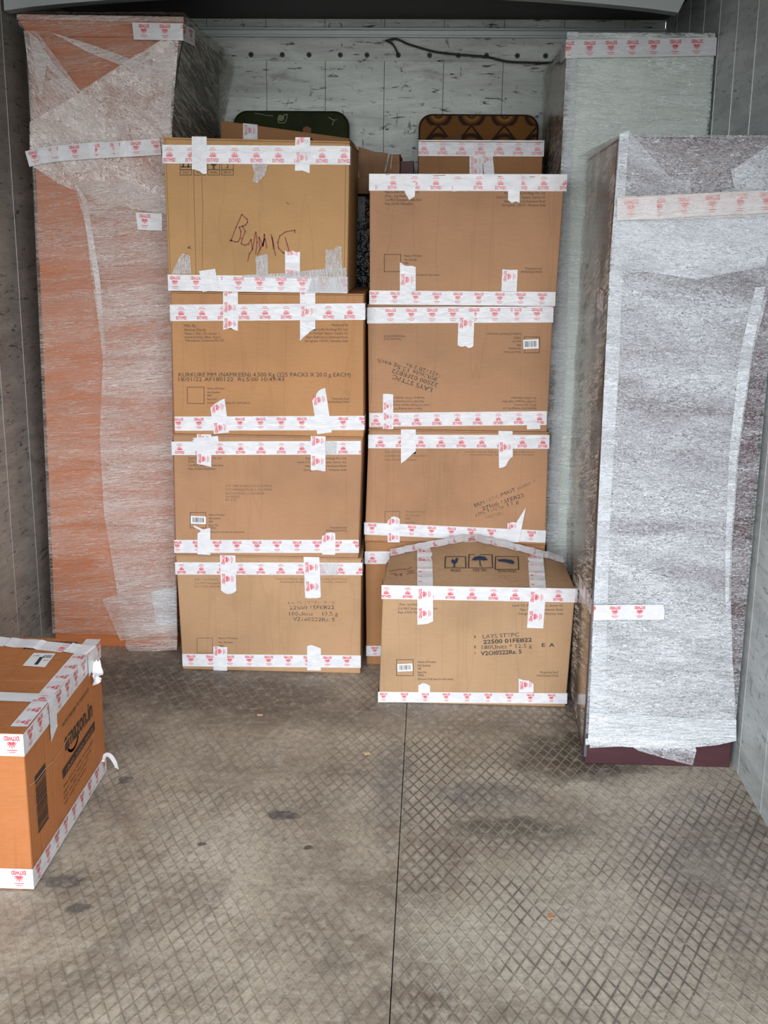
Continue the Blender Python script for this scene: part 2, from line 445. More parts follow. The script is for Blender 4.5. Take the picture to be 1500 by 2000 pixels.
class Carton:
    """corrugated carton with a measured front face; corners as (px,py) TL TR BR BL on the plane y = Y"""
    def __init__(s, label, Y, depth, corners, mat, group, z0=None, z1=None, cat='box', flaps=True, name='cardboard_box', back=None):
        s.F = Face('Y', Y); s.Y = Y; s.depth = depth; s.mat = mat
        TL, TR, BR, BL = [s.F.p(*c) for c in corners]
        if z0 is not None: BL.y = BR.y = z0
        if z1 is not None: TL.y = TR.y = z1
        s.TL, s.TR, s.BR, s.BL = TL, TR, BR, BL
        s.t = thing(name, label, cat, ((BL.x + BR.x) / 2, Y + depth / 2, min(BL.y, BR.y)), group)
        s.mb = MB()
        g = 0.004 if flaps else 0
        s.mb.soft([(BL.x, BL.y), (BR.x, BR.y), (TR.x, TR.y - g), (TL.x, TL.y - g)], Y, Y + depth, mat, 0.0035)
        if flaps:
            ym = Y + depth / 2
            for k, (a, b) in enumerate(((Y - 0.0012, ym - 0.001), (ym + 0.001, Y + depth + 0.001))):
                f = MB(); f.hexa([(TL.x - 0.001, TL.y - g), (TR.x + 0.001, TR.y - g), (TR.x + 0.001, TR.y), (TL.x - 0.001, TL.y)], a, b, mat)
                f.build('top_flap', s.t, 0.0012)
        s.tapes = []
    def text(s, txt, a, b, h=0.0070, mat=None, bold=False, drop=0.0):
        letter(s.mb, s.F, txt, a, b, h, mat or INK, 0.0006, bold, True, drop)
    def lines(s, rows, h=0.0062, mat=None, bold0=False):
        for i, (txt, x0, x1, y) in enumerate(rows): s.text(txt, (x0, y), (x1, y), h, mat, bold0 and i < 2)
    def square(s, x0, y0, x1, y1, mat=None): stroke(s.mb, s.F, [(x0, y0), (x1, y0), (x1, y1), (x0, y1)], 0.0014, mat or INK, closed=True)
    def ht(s, a, b, wpx=31, lay=1, flip=False, phase=0.0, wrapl=0.07, wrapr=0.05, **kw):
        A, B = s.F.p(*a), s.F.p(*b); w = wpx / FPX * (s.Y * 1.02)
        pts = [s.F.P(A.x, A.y), s.F.P(B.x, B.y)]; nr = [(0, -1, 0)]
        ph = phase
        if wrapl: pts.insert(0, (A.x, s.Y + wrapl, A.y)); nr.insert(0, (-1, 0, 0)); ph += wrapl
        if wrapr: pts.append((B.x, s.Y + wrapr, B.y)); nr.append((1, 0, 0))
        ph = ph % 0.0585
        mb = MB(); tape(mb, Strip(pts, (0, 0, 1), nr, w), lay, flip, ph, **kw)
        s.tapes.append(mb); return mb
    def vt(s, x0, x1, y0, y1, lay=2, flip=False, phase=0.02, e0=None, e1=None, over=None, under=None, x0b=None, x1b=None, **kw):
        """vertical tape from pixel row y0 (top) to y1; over='top' folds it back over the top edge"""
        xb0 = x0b if x0b is not None else x0; xb1 = x1b if x1b is not None else x1
        A = s.F.p((x0 + x1) / 2, y0); B = s.F.p((xb0 + xb1) / 2, y1); w = (s.F.p(x1, y0) - s.F.p(x0, y0)).length
        pts = [s.F.P(A.x, A.y), s.F.P(B.x, B.y)]; nr = [(0, -1, 0)]; ph = phase
        if over:
            pts[0] = Vector((A.x, s.Y, s.TL.y)); pts.insert(0, Vector((A.x, s.Y + over, s.TL.y))); nr.insert(0, (0, 0, 1)); ph = (phase + over) % 0.0585
        mb = MB(); tape(mb, Strip(pts, (1, 0, 0), nr, w), lay, flip, ph, e0=e0, e1=e1 or torn(), **kw)
        s.tapes.append(mb); return mb
    def sticker(s, c, w, h, ang=0.0, seed=1):
        mb = MB(); barcode(mb, s.F, c, w, h, ang, 0.0016, seed); mb.build('barcode_label', s.t)
    def clear(s, pts, lay=3):
        mb = MB(); patch(mb, s.F, pts, CLEAR, 0.0011 * lay + 0.0012); mb.build('clear_tape', s.t)
    def done(s, bevel=0.003):
        b = s.mb.build('carton_body', s.t, 0)
        for i, mb in enumerate(s.tapes): mb.build('packing_tape', s.t)
        return s.t

# =================================================================== STRUCTURE
def floor_mat():
    m, nt = new_mat('worn_mesh_faced_floor'); t = NT(nt)
    tcn = t.n('ShaderNodeTexCoord'); sep = t.n('ShaderNodeSeparateXYZ')
    wob = t.noise(t.coord(), 6, 2, 0.5)
    t.link(tcn.outputs['Object'], sep.inputs[0]); X, Y = sep.outputs[0], sep.outputs[1]
    xs = t.math('DIVIDE', X, 0.0272); ys = t.math('DIVIDE', Y, 0.0545)
    xs = t.math('ADD', xs, t.math('MULTIPLY', wob, 0.5))
    def tri(v):
        fr = t.math('FRACT', v); return t.math('SUBTRACT', 0.5, t.math('ABSOLUTE', t.math('SUBTRACT', fr, 0.5)))
    d = t.math('MINIMUM', tri(t.math('ADD', xs, ys)), tri(t.math('SUBTRACT', xs, ys)))      # 0 on the wires
    line = t.ramp(d, [(0.03, (1, 1, 1)), (0.115, (0, 0, 0))])
    big = t.noise(t.coord(loc=(3.1, 1.2, 0)), 2.1, 5, 0.62, 0.3)
    med = t.noise(t.coord(loc=(1, 7, 0)), 7.0, 6, 0.68, 0.4)
    fine = t.noise(t.coord(), 60, 4, 0.7)
    grit = t.noise(t.coord(), 210, 3, 0.7)
    streak = t.noise(t.coord(scale=(9, 1.3, 1)), 4, 5, 0.65, 0.5)
    c = t.ramp(big, [(0.36, (0.150, 0.112, 0.080)), (0.45, (0.28, 0.225, 0.170)), (0.55, (0.43, 0.365, 0.285)), (0.66, (0.56, 0.49, 0.395))])
    c = t.mix(t.math('MULTIPLY', t.ramp(med, [(0.35, 0), (0.7, 1)]), 0.40), c, (0.46, 0.40, 0.315))
    c = t.mix(t.math('MULTIPLY', t.ramp(streak, [(0.52, 0), (0.72, 1)]), 0.45), c, (0.15, 0.145, 0.14))
    rust = t.ramp(t.noise(t.coord(loc=(5, 5, 0)), 4.2, 5, 0.7), [(0.60, 0), (0.74, 1)])
    c = t.mix(t.math('MULTIPLY', rust, 0.35), c, (0.20, 0.115, 0.075))
    blot_mask = t.math('ADD', 0.0, 0.0)
    # oil and damp stains, plus broad dark brown areas before the left stack
    def blot(cx, cy, rx, ry, col, amt, edge=0.35):
        nonlocal c, blot_mask
        dx = t.math('DIVIDE', t.math('SUBTRACT', X, cx), rx); dy = t.math('DIVIDE', t.math('SUBTRACT', Y, cy), ry)
        r = t.math('SQRT', t.math('ADD', t.math('MULTIPLY', dx, dx), t.math('MULTIPLY', dy, dy)))
        r = t.math('ADD', r, t.math('MULTIPLY', t.math('SUBTRACT', t.noise(t.coord(loc=(cx * 7, cy * 3, 0)), 1.1 / max(rx, 0.02) + 8, 4, 0.65), 0.5), 1.5))
        k = t.ramp(r, [(1 - edge, 1), (1.0, 0)])
        c = t.mix(t.math('MULTIPLY', k, amt), c, col)
        if rx > 0.1 and col[0] < 0.08: blot_mask = t.math('ADD', blot_mask, k, clamp=True)
    blot(0.40, 2.68, 0.19, 0.20, (0.050, 0.040, 0.027), 0.93, 0.55)
    blot(0.30, 2.60, 0.11, 0.10, (0.075, 0.045, 0.025), 0.7, 0.6)
    blot(0.20, 2.29, 0.17, 0.06, (0.070, 0.060, 0.045), 0.8, 0.5)
    blot(0.14, 2.44, 0.16, 0.09, (0.13, 0.13, 0.125), 0.7, 0.6)
    blot(-0.07, 2.50, 0.06, 0.26, (0.14, 0.135, 0.13), 0.6, 0.6)
    blot(0.62, 2.15, 0.22, 0.30, (0.15, 0.14, 0.125), 0.5, 0.7)
    blot(-0.31, 2.315, 0.042, 0.028, (0.035, 0.04, 0.05), 0.85, 0.3)
    blot(-0.88, 2.05, 0.06, 0.03, (0.05, 0.05, 0.055), 0.7, 0.3)
    blot(-0.72, 2.02, 0.05, 0.026, (0.05, 0.053, 0.06), 0.7, 0.3)
    blot(-0.66, 1.93, 0.03, 0.02, (0.045, 0.05, 0.055), 0.7, 0.3)
    blot(-0.90, 2.88, 0.045, 0.03, (0.04, 0.045, 0.055), 0.6, 0.3)
    blot(-0.71, 2.46, 0.02, 0.022, (0.03, 0.05, 0.055), 0.8, 0.3)
    blot(-0.47, 2.18, 0.012, 0.009, (0.02, 0.02, 0.025), 0.9, 0.3)
    blot(-0.24, 2.18, 0.012, 0.010, (0.02, 0.02, 0.025), 0.9, 0.3)
    blot(-0.55, 3.0, 0.40, 0.26, (0.075, 0.054, 0.038), 0.85, 0.6)  # broad dark brown area in front of the left stack
    blot(-0.85, 3.1, 0.35, 0.22, (0.07, 0.05, 0.036), 0.8, 0.6)  # the same dark brown, further left
    blot(-0.1, 2.85, 0.5, 0.13, (0.12, 0.09, 0.065), 0.5, 0.7)
    blot(-0.45, 2.0, 0.10, 0.13, (0.17, 0.11, 0.08), 0.5, 0.7)
    blot(0.35, 1.85, 0.35, 0.30, (0.33, 0.30, 0.25), 0.45, 0.7)
    # wires: dark where dirt sits in them, pale where they are polished
    sign = t.noise(t.coord(loc=(9, 2, 0)), 2.6, 3, 0.5)
    lc = t.ramp(sign, [(0.44, (0.085, 0.07, 0.06)), (0.56, (0.11, 0.095, 0.08)), (0.60, (0.34, 0.32, 0.27))])
    lc = t.mix(blot_mask, lc, (0.30, 0.27, 0.21))
    vis = t.ramp(t.noise(t.coord(loc=(2, 9, 0)), 2.3, 5, 0.72), [(0.42, 0), (0.56, 1)])
    vis = t.math('MAXIMUM', vis, t.math('MULTIPLY', blot_mask, 0.8))
    rightp = t.ramp(t.math('ADD', X, 0.045), [(0.0, 0.5), (0.02, 1)])
    lv = t.math('MULTIPLY', t.math('MULTIPLY', line, vis), t.math('MULTIPLY', rightp, 0.92))
    c = t.mix(lv, c, lc)
    # pads between the wires, worn round and pale
    pad = t.ramp(d, [(0.16, 0), (0.30, 1)])
    padv = t.ramp(t.noise(t.coord(loc=(4, 4, 0)), 5, 5, 0.75), [(0.42, 0), (0.62, 1)])
    c = t.mix(t.math('MULTIPLY', t.math('MULTIPLY', pad, t.math('MULTIPLY', padv, t.math('MULTIPLY', t.math('SUBTRACT', 1.0, blot_mask), rightp))), 0.45), c, (0.54, 0.49, 0.41))
    c = t.mix(t.math('MULTIPLY', t.ramp(fine, [(0.45, 0), (0.68, 1)]), 0.55), c, (0.13, 0.11, 0.09))
    c = t.mix(t.math('MULTIPLY', t.ramp(t.noise(t.coord(loc=(3, 3, 3)), 35, 5, 0.75), [(0.50, 0), (0.66, 1)]), 0.40), c, (0.58, 0.53, 0.44))
    c = t.mix(t.math('MULTIPLY', t.ramp(grit, [(0.35, 1), (0.5, 0)]), 0.25), c, (0.10, 0.09, 0.075))
    h = t.math('ADD', t.math('MULTIPLY', t.math('MULTIPLY', line, rightp), 0.6), t.math('ADD', t.math('MULTIPLY', fine, 0.5), t.math('MULTIPLY', grit, 0.25)))
    rgh = t.ramp(med, [(0.3, 0.42), (0.7, 0.70)])
    t.out(t.principled(Base_Color=c, Roughness=rgh, Normal=t.bump(h, 0.6, 0.0022)))
    return m

def panel_mat(name, base, dark, axis, seed=0, scuff=0.6, rough=0.42):
    """weathered bare metal-grey lining board, grain running along the wall, black scuffs"""
    m, nt = new_mat(name); t = NT(nt)
    sc = {'x': (1, 1, 1)}.get(axis, (1, 1, 1))
    hor = (1.0, 1.0, 7.0)
    a = t.noise(t.coord(scale=hor, loc=(seed, 0, 0)), 3.2, 6, 0.68, 0.5)
    b = t.noise(t.coord(loc=(seed, 3, 1)), 2.4, 4, 0.6)
    g = t.noise(t.coord(scale=(1, 1, 12)), 26, 4, 0.7)
    c = t.ramp(a, [(0.32, tuple(x * 0.72 for x in base)), (0.5, base), (0.68, tuple(x * 1.25 for x in base))])
    c = t.mix(t.math('MULTIPLY', t.ramp(b, [(0.4, 0), (0.7, 1)]), 0.55), c, dark)
    c = t.mix(0.18, c, t.ramp(g, [(0.35, (0.05, 0.05, 0.05)), (0.65, (0.5, 0.52, 0.52))]))
    s1 = t.ramp(t.noise(t.coord(scale=(1.2, 1.2, 6.5), loc=(seed, 8, 0)), 11, 5, 0.75, 0.6), [(0.585, 0), (0.64, 1)])
    s2 = t.ramp(t.noise(t.coord(scale=(3.5, 3.5, 1.2), loc=(seed, 2, 5)), 12, 5, 0.7, 0.8), [(0.63, 0), (0.68, 1)])
    s3 = t.ramp(t.noise(t.coord(scale=(1, 0.9, 5), rot=(0.5, 0, 0), loc=(seed, 4, 5)), 3.5, 5, 0.7, 0.3), [(0.58, 0), (0.70, 1)])
    c = t.mix(t.math('MULTIPLY', s1, scuff), c, (0.025, 0.025, 0.023))
    c = t.mix(t.math('MULTIPLY', s2, scuff * 0.8), c, (0.03, 0.03, 0.028))
    c = t.mix(t.math('MULTIPLY', s3, scuff * 0.45), c, (0.05, 0.045, 0.04))
    t.out(t.principled(Base_Color=c, Roughness=rough, Normal=t.bump(t.math('ADD', a, t.math('MULTIPLY', g, 0.4)), 0.3, 0.003)))
    return m
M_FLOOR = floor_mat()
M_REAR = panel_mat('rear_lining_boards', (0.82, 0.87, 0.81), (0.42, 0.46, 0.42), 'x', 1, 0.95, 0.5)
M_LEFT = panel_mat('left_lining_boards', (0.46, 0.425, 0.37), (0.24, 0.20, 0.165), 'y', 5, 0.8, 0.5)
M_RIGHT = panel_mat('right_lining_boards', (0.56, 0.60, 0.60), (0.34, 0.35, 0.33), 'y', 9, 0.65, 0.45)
M_ALU = plain('dull_aluminium', (0.60, 0.65, 0.66), 0.38, 0.35, (30, 0.15, 0.002))
M_JOINT = plain('joint_edge_highlight', (0.62, 0.62, 0.60), 0.3, 0.6)
M_BLACK = plain('black_rubber', (0.012, 0.012, 0.012), 0.45)
M_CEIL = plain('dark_roof_lining', (0.055, 0.058, 0.055), 0.7, 0.0, (6, 0.2, 0.01))
M_BOW = plain('pale_painted_roof_bow', (0.46, 0.50, 0.50), 0.5, 0.0, (12, 0.2, 0.003))
M_GROOVE = plain('dirt_in_the_groove', (0.02, 0.018, 0.015), 0.9)

mb = MB()      # floor: two mesh-faced boards with an open joint between them
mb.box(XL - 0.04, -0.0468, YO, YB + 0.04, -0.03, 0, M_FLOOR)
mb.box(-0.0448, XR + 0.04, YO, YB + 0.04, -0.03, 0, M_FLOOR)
mb.box(XL - 0.04, XR + 0.04, YO, YB + 0.04, -0.06, -0.031, M_GROOVE)
structure(mb.build('floor'))

PITCH = 0.1965
def side_wall(name, X, sgn, mat):
    mb = MB()
    y = 2.386 - PITCH * 9 if sgn > 0 else 3.428 - PITCH * 14
    ys = [YO]
    while y < YB:
        if y > YO + 0.02: ys.append(y)
        y += PITCH
    ys.append(YB)
    for a, b in zip(ys[:-1], ys[1:]):
        x0, x1 = (X, X + 0.02) if sgn > 0 else (X - 0.02, X)
        mb.box(x0, x1, a + 0.0008, b - 0.0008, 0.0, ZT, mat)
        if b < YB:   # added thin pale bead, painting the catch light on the joint edge
            if sgn > 0: mb.box(X - 0.0012, X + 0.001, b - 0.0011, b + 0.0011, 0.0, ZT, M_JOINT)
            else: mb.box(X - 0.001, X + 0.0012, b - 0.0011, b + 0.0011, 0.0, ZT, M_JOINT)
    x0, x1 = (X + 0.02, X + 0.04) if sgn > 0 else (X - 0.04, X - 0.02)
    mb.box(x0, x1, YO, YB, -0.03, ZT, M_GROOVE)
    structure(mb.build(name))
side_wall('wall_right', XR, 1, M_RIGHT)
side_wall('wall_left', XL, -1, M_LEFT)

mb = MB()
x = 0.026 - 0.2035 * 7; xs = [XL]
while x < XR:
    if x > XL + 0.02: xs.append(x)
    x += 0.2035
xs.append(XR)
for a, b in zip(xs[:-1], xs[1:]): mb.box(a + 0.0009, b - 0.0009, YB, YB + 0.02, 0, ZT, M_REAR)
mb.box(XL, XR, YB + 0.021, YB + 0.04, 0, ZT, M_GROOVE)
structure(mb.build('wall_back'))

mb = MB()
mb.box(XL - 0.04, XR + 0.04, YO, YB + 0.04, ZT, ZT + 0.03, M_CEIL)
structure(mb.build('ceiling'))

# aluminium rail along the top of the rear wall, bolted on, with a lipped cap
mb = MB()
mb.box(XL, XR, YB - 0.006, YB, 1.851, 1.925, M_REAR)
mb.box(XL, XR, YB - 0.020, YB, 1.925, 1.932, M_ALU)
mb.box(XL, XR, YB - 0.012, YB, 1.932, 1.948, M_ALU)
mb.box(XL, XR, YB - 0.024, YB, 1.948, 1.955, M_ALU)
rail = structure(mb.build('trim_1', bevel=0.0015))
FB = Face('Y', YB)
for px in (433, 491, 552, 604, 665, 717, 778, 839, 895, 950, 1010, 1065, 1122, 1180, 1238, 1296, 1350):
    u = FB.p(px, 111).x; mb = MB()
    vs = []; R = 0.0085
    for k in range(14):
        a = k / 14 * 2 * math.pi; vs.append((u + R * math.cos(a), YB - 0.0105, 1.869 + R * math.sin(a)))
    for k in range(14):
        a = k / 14 * 2 * math.pi; vs.append((u + R * math.cos(a), YB - 0.006, 1.869 + R * math.sin(a)))
    mb.add(vs, [list(range(14))] + [[k, (k + 1) % 14, (k + 1) % 14 + 14, k + 14][::-1] for k in range(14)], M_BLACK)
    for (du, dv) in ((0, 0),):
        vs = []
        for k in range(6):
            a = k / 6 * 2 * math.pi; vs.append((u + 0.0035 * math.cos(a), YB - 0.0125, 1.869 + 0.0035 * math.sin(a)))
        for k in range(6):
            a = k / 6 * 2 * math.pi; vs.append((u + 0.0035 * math.cos(a), YB - 0.0105, 1.869 + 0.0035 * math.sin(a)))
        mb.add(vs, [list(range(6))] + [[k, (k + 1) % 6, (k + 1) % 6 + 6, k + 6][::-1] for k in range(6)], M_GROOVE)
    o = mb.build('bolt', rail)

# arched pale roof bow crossing under the roof lining
mb = MB(); YW = 3.40; n = 24
x0, x1 = XL + 0.02, 0.665
def bowz(u): return 1.877 + 0.052 * math.sin(math.pi * u) ** 0.8
for i in range(n):
    a, b = i / n, (i + 1) / n
    xa, xb = x0 + (x1 - x0) * a, x0 + (x1 - x0) * b
    za, zb = bowz(a), bowz(b)
    mb.add([(xa, YW, za), (xb, YW, zb), (xb, YW, ZT), (xa, YW, ZT), (xa, YW + 0.05, za), (xb, YW + 0.05, zb), (xb, YW + 0.05, ZT), (xa, YW + 0.05, ZT)],
           [[0, 1, 2, 3], [5, 4, 7, 6], [4, 5, 1, 0]], M_BOW)
mb.quad((x1, YW, bowz(1)), (x1, YW + 0.05, bowz(1)), (x1 + 0.05, YW + 0.05, ZT), (x1 + 0.05, YW, ZT), M_BOW)
mb.poly([(x1, YW, bowz(1)), (x1 + 0.05, YW, ZT), (x1, YW, ZT)], M_BOW)
structure(mb.build('trim_2'))

# road surface behind the truck, seen by the light only through the doors but really there
mb = MB(); mb.quad((-14, -16, -1.0), (14, -16, -1.0), (14, 0.7, -1.0), (-14, 0.7, -1.0), plain('grey_road', (0.36, 0.355, 0.34), 0.85, 0, (3, 0.3, 0.01)))
structure(mb.build('ground'))

# =================================================================== CABLE
def tube(mb, pts, r, mat, n=8):
    P = [Vector(p) for p in pts]; rings = []
    for i, p in enumerate(P):
        d = (P[min(i + 1, len(P) - 1)] - P[max(i - 1, 0)]).normalized()
        q = d.cross(Vector((0, 1, 0))).normalized() if abs(d.y) < 0.9 else Vector((1, 0, 0))
        w = d.cross(q)
        rings.append([p + (q * math.cos(k / n * 6.2832) + w * math.sin(k / n * 6.2832)) * r for k in range(n)])
    vs = [v for rr in rings for v in rr]
    fs = [[i * n + k, i * n + (k + 1) % n, (i + 1) * n + (k + 1) % n, (i + 1) * n + k] for i in range(len(P) - 1) for k in range(n)]
    fs += [list(range(n))[::-1], [(len(P) - 1) * n + k for k in range(n)]]
    mb.add(vs, fs, mat)
def smooth(pts, k=6):
    P = [Vector(p) for p in pts]; out = []
    for i in range(len(P) - 1):
        a, b, c, d = P[max(i - 1, 0)], P[i], P[i + 1], P[min(i + 2, len(P) - 1)]
        for j in range(k):
            t = j / k
            out.append(0.5 * ((2 * b) + (c - a) * t + (2 * a - 5 * b + 4 * c - d) * t * t + (3 * b - a - 3 * c + d) * t ** 3))
    out.append(P[-1]); return out
t = thing('electric_cable', 'thin black cable sagging across the bolted rail on the back wall', 'cable', (0.0, YB - 0.03, 1.85))
mb = MB()
FC = Face('Y', YB - 0.03)
tube(mb, smooth([FC.P(*FC.p(*p)) for p in [(752, 80), (770, 76), (782, 79), (800, 87), (850, 101), (900, 107), (950, 111), (990, 120), (1030, 122), (1065, 123), (1100, 118)]]), 0.0035, M_BLACK)
mb.build('main_run', t, smooth=True)
mb = MB(); tube(mb, smooth([FC.P(*FC.p(*p)) for p in [(757, 80), (768, 88), (774, 98), (778, 110)]]), 0.003, M_BLACK); mb.build('loose_end', t, smooth=True)

# =================================================================== CARTONS, LEFT STACK
GL, GR = 'snack cartons in the left stack', 'snack cartons in the right stack'
def right_block(c, x1, ys, xs0, h=0.0062):
    for txt, y, x0 in zip(ADR[-len(ys):], ys, xs0): c.text(txt, (x0, y), (x1, y), h)

A = Carton('brown snack carton on the floor, lowest of the left stack', 3.17, 0.40, [(343, 1086), (706, 1086), (704, 1312), (357, 1310)], CB[3], GL, z0=0.0, z1=0.3585)
A.ht((343, 1110), (707, 1111), 26, 1, phase=0.018)
A.ht((357, 1289), (704, 1292), 27, 1, flip=True, phase=0.025)
A.vt(430, 460, 1088, 1158, 2, phase=0.012, over=0.09, x0b=433, x1b=461, e1=[-0.008, 0.0, 0.003, 0.003, 0.0, -0.008])
A.vt(593, 624, 1088, 1167, 2, phase=0.03, over=0.09, x0b=601, x1b=622, e1=[0, 0.002, 0.001, 0.002, -0.002])
A.clear([(625, 1100), (661, 1099), (660, 1122), (625, 1123)])
A.vt(417, 444, 1263, 1309, 2, phase=0.014, e0=[0, 0.002, -0.001, 0.001], e1=[0, 0])
A.vt(600, 627, 1263, 1309, 2, prints=False, e0=[0.002, 0.006, 0.001, -0.004], e1=[0, 0])
A.lines([('(Frito - Lay Division)', 380, 426, 1133), ('C-6, MIDC Ranjangaon, Taluka Shirur', 380, 462, 1140.5), ('Pune- 412220, Maharashtra', 380, 434, 1147)], 0.0055, INKF)
A.lines([('Level 3-5, Pioneer Square, Sector 62, Near Golf Course', 539, 678, 1132), ('Extension Road, Gurugram- 122101, Haryana', 548, 678, 1138)], 0.0055, INKF)
A.text('LAYS STTPC RKL', (563, 1180), (655, 1179), 0.0085, INKF, drop=0.45)
A.text('22500 15FEB22', (566, 1190.5), (653, 1189.5), 0.0115, INK, drop=0.18)
A.text('180Units    12.5 g', (565, 1202), (660, 1202), 0.0115, INK, drop=0.22)
A.text('V2160222Rs. 5', (572, 1212), (654, 1214), 0.0115, INK, drop=0.18)
A.square(385, 1246, 415, 1275, INKF)
A.lines([('Name of Product', 427, 465, 1248), ('Net Quantity', 427, 455, 1256), ('MRP', 427, 437, 1263)], 0.0058)
A.done()

B = Carton('brown carton with a barcode sticker, second from the floor in the left stack', 3.165, 0.40, [(338, 850), (708, 850), (700, 1083), (343, 1083)], CB[2], GL, z0=0.3595, z1=0.7165)
B.ht((336, 875.5), (704, 874.4), 27, 1, phase=0.022)
B.ht((341, 1067), (700, 1067), 27, 1, flip=True, phase=0.008)
B.vt(385, 413, 853, 909, 2, phase=0.012, over=0.08, x0b=387, x1b=411)
mb = MB(); P = [B.F.P(*B.F.p(*p)) for p in ((378, 862), (427, 858))]
tape(mb, Strip(P, (0, 0, 1), [(0, -1, 0)], 0.020), 3, prints=False, e0=TORN); B.tapes.append(mb)
B.vt(607, 636, 852, 919, 2, phase=0.012, over=0.08)
B.clear([(634, 861), (658, 862), (657, 886), (636, 888)])
B.vt(386, 411, 1035, 1083, 2, prints=False, e0=[-0.012, 0.0, 0.004, 0.008], e1=[0, 0])
mb = MB(); P = [B.F.P(*B.F.p(*p)) for p in ((379, 1027), (404, 1039))]
tape(mb, Strip(P, (0.3, 0, 1), [(0, -1, 0)], 0.006), 3, prints=False); B.tapes.append(mb)
B.vt(629, 655, 1042, 1083, 2, phase=0.012, pitch=0.056, e0=[-0.008, 0.002, 0.004, 0.002], e1=[0, 0])
B.lines([('PepsiCo India Holdings Pvt. Ltd', 368, 432, 896.5), ('(Frito - Lay Division)', 368, 415, 903), ('C-6, MIDC Ranjangaon, Taluka Shirur', 368, 437, 910.5), ('Pune- 412220, Maharashtra', 368, 421, 917.5)])
right_block(B, 677, (897, 904.5, 912, 919.5), (597, 581, 596, 593))
B.lines([('STT TBM DYBAGC/SI LL/270722', 441, 531, 951), ('CYC MASALA Masala 2_ Img MASA', 441, 531, 958), ('BATCH MASA  LL/1/22 B6MB', 441, 516, 965.5), ('14 02/22', 441, 468, 972), ('Rs. 5.00', 441, 462, 978)], 0.0062, INKF)
B.square(371.5, 1001, 402, 1031)
B.sticker((387.5, 1015.5), 0.044, 0.023, -0.02, 3)
B.lines([('Name of Product', 408, 439, 1007), ('Net Quantity', 408, 431, 1014), ('MRP', 408, 416, 1020.5), ('Batch No.', 408, 427, 1027.5), ('MFD.', 408, 424, 1033), (INFO[5], 411, 477, 1040.5)], 0.0055)
B.lines([('*Proprietary Food*', 644, 678, 1032), ('WHOLESALE PACK', 636, 678, 1038)], 0.0055)
B.done()

C = Carton('carton with dotted batch print across it, third from the floor in the left stack', 3.16, 0.40, [(333, 572), (710, 571), (710, 843), (340, 845)], CB[1], GL, z0=0.7175, z1=1.116)
C.ht((333, 611), (712, 608.6), 31, 1, phase=0.03)
C.ht((342, 827.4), (711, 826), 28, 1, flip=True, phase=0.010)
C.vt(436, 465, 577, 644, 2, phase=0.012, pitch=0.044, over=0.08, e1=[0.001, -0.002, -0.005, 0.0, 0.002])
C.vt(586, 616, 577, 652, 2, phase=0.05, over=0.08, x0b=586, x1b=616, e1=[0.020, 0.008, 0.0, -0.010, -0.014])
C.vt(410, 440, 787, 846, 2, phase=0.012, x0b=418, x1b=448, e0=[-0.012, -0.002, 0.002, 0.008, 0.010], e1=[0, 0])
C.vt(608, 637, 768, 846, 2, phase=0.018, pitch=0.2, x0b=619, x1b=649, e0=[-0.018, -0.006, 0.006, 0.012, 0.012], e1=[0, 0])
C.lines([('Mfd. By', 360, 383, 638.5), ('Aimrus Foods', 360, 402, 646.5)], 0.0075, None)
C.lines([('Phase 1, Plot 17A, Sector 1,', 361, 430, 653.5), ('Industrial Area, Bihar, Kutch,', 361, 432, 660.5), ('Thimmapura, Cannanore-501150', 361, 437, 667)], 0.0062)
right_block(C, 680, (637, 645.5, 653, 660.5, 668), (648, 600, 585, 598, 595), 0.0066)
C.text('KURKURE MM (NAMKEEN) 4.500 Kg (225 PACKS X 20.0 g EACH)', (349, 735.5), (685, 735.5), 0.0115, INK)
C.text('18/01/22 AF180122  Rs.5.00 10:49:43', (349, 744.5), (555, 744.5), 0.0110, INK)
C.square(366, 756, 398.6, 788)
C.lines([('Name of Product', 405, 439, 760.5), ('Net Quantity', 405, 430, 768), ('MRP', 405, 413, 774.5), ('Batch No.', 405, 424, 781.5), (INFO[5], 405, 488, 788.5)], 0.0058)
C.lines([('*Proprietary Food*', 648, 683, 780.5), ('WHOLESALE PACK', 640, 683, 787)], 0.0058)
C.done()

D = Carton('tan carton with red handwriting, topmost of the left stack', 3.15, 0.38, [(318, 268), (683, 276), (678, 572), (330, 569)], CB[7], 'cartons with red and white tape', z0=1.1175, z1=None)
D.ht((318, 301), (683, 303.5), 33, 1, phase=0.018)
D.ht((329, 552), (678, 557), 30, 1, flip=True, phase=0.018, wob=0.0006)
D.vt(375, 404, 271, 331, 2, prints=False, over=0.09, e1=[0.0, 0.001, 0.004, 0.012, 0.010])
D.vt(577, 606, 273, 334, 2, phase=0.018, pitch=0.045, over=0.09, x0b=579, x1b=602, e1=[0.0, -0.001, 0.005])
mb = MB(); P = [D.F.P(*D.F.p(*p)) for p in ((405, 527), (412, 568))]
tape(mb, Strip(P, (1, 0, 0.22), [(0, -1, 0)], 0.045), 3, prints=False); D.tapes.append(mb)
D.vt(557, 586, 491, 542, 2, phase=0.008, pitch=0.05, e0=[0.002, -0.004, 0.002, -0.003, 0.0], wob=0.0015, e1=[0, 0])
D.clear([(499, 502), (519, 496), (524, 498), (524, 541), (502, 541)])
D.clear([(636, 487), (652, 488), (658, 480), (667, 482), (669, 531), (636, 531)], 4)
D.clear([(473, 537), (560, 533), (620, 526), (677, 523), (677, 545), (473, 541)], 5)
D.clear([(610, 545), (678, 545), (678, 571), (600, 570)], 6)
D.clear([(350, 505), (358, 494), (372, 500), (374, 535), (336, 535)], 3)
D.clear([(492, 320), (524, 320), (518, 342), (503, 358), (494, 354), (498, 338)], 4)
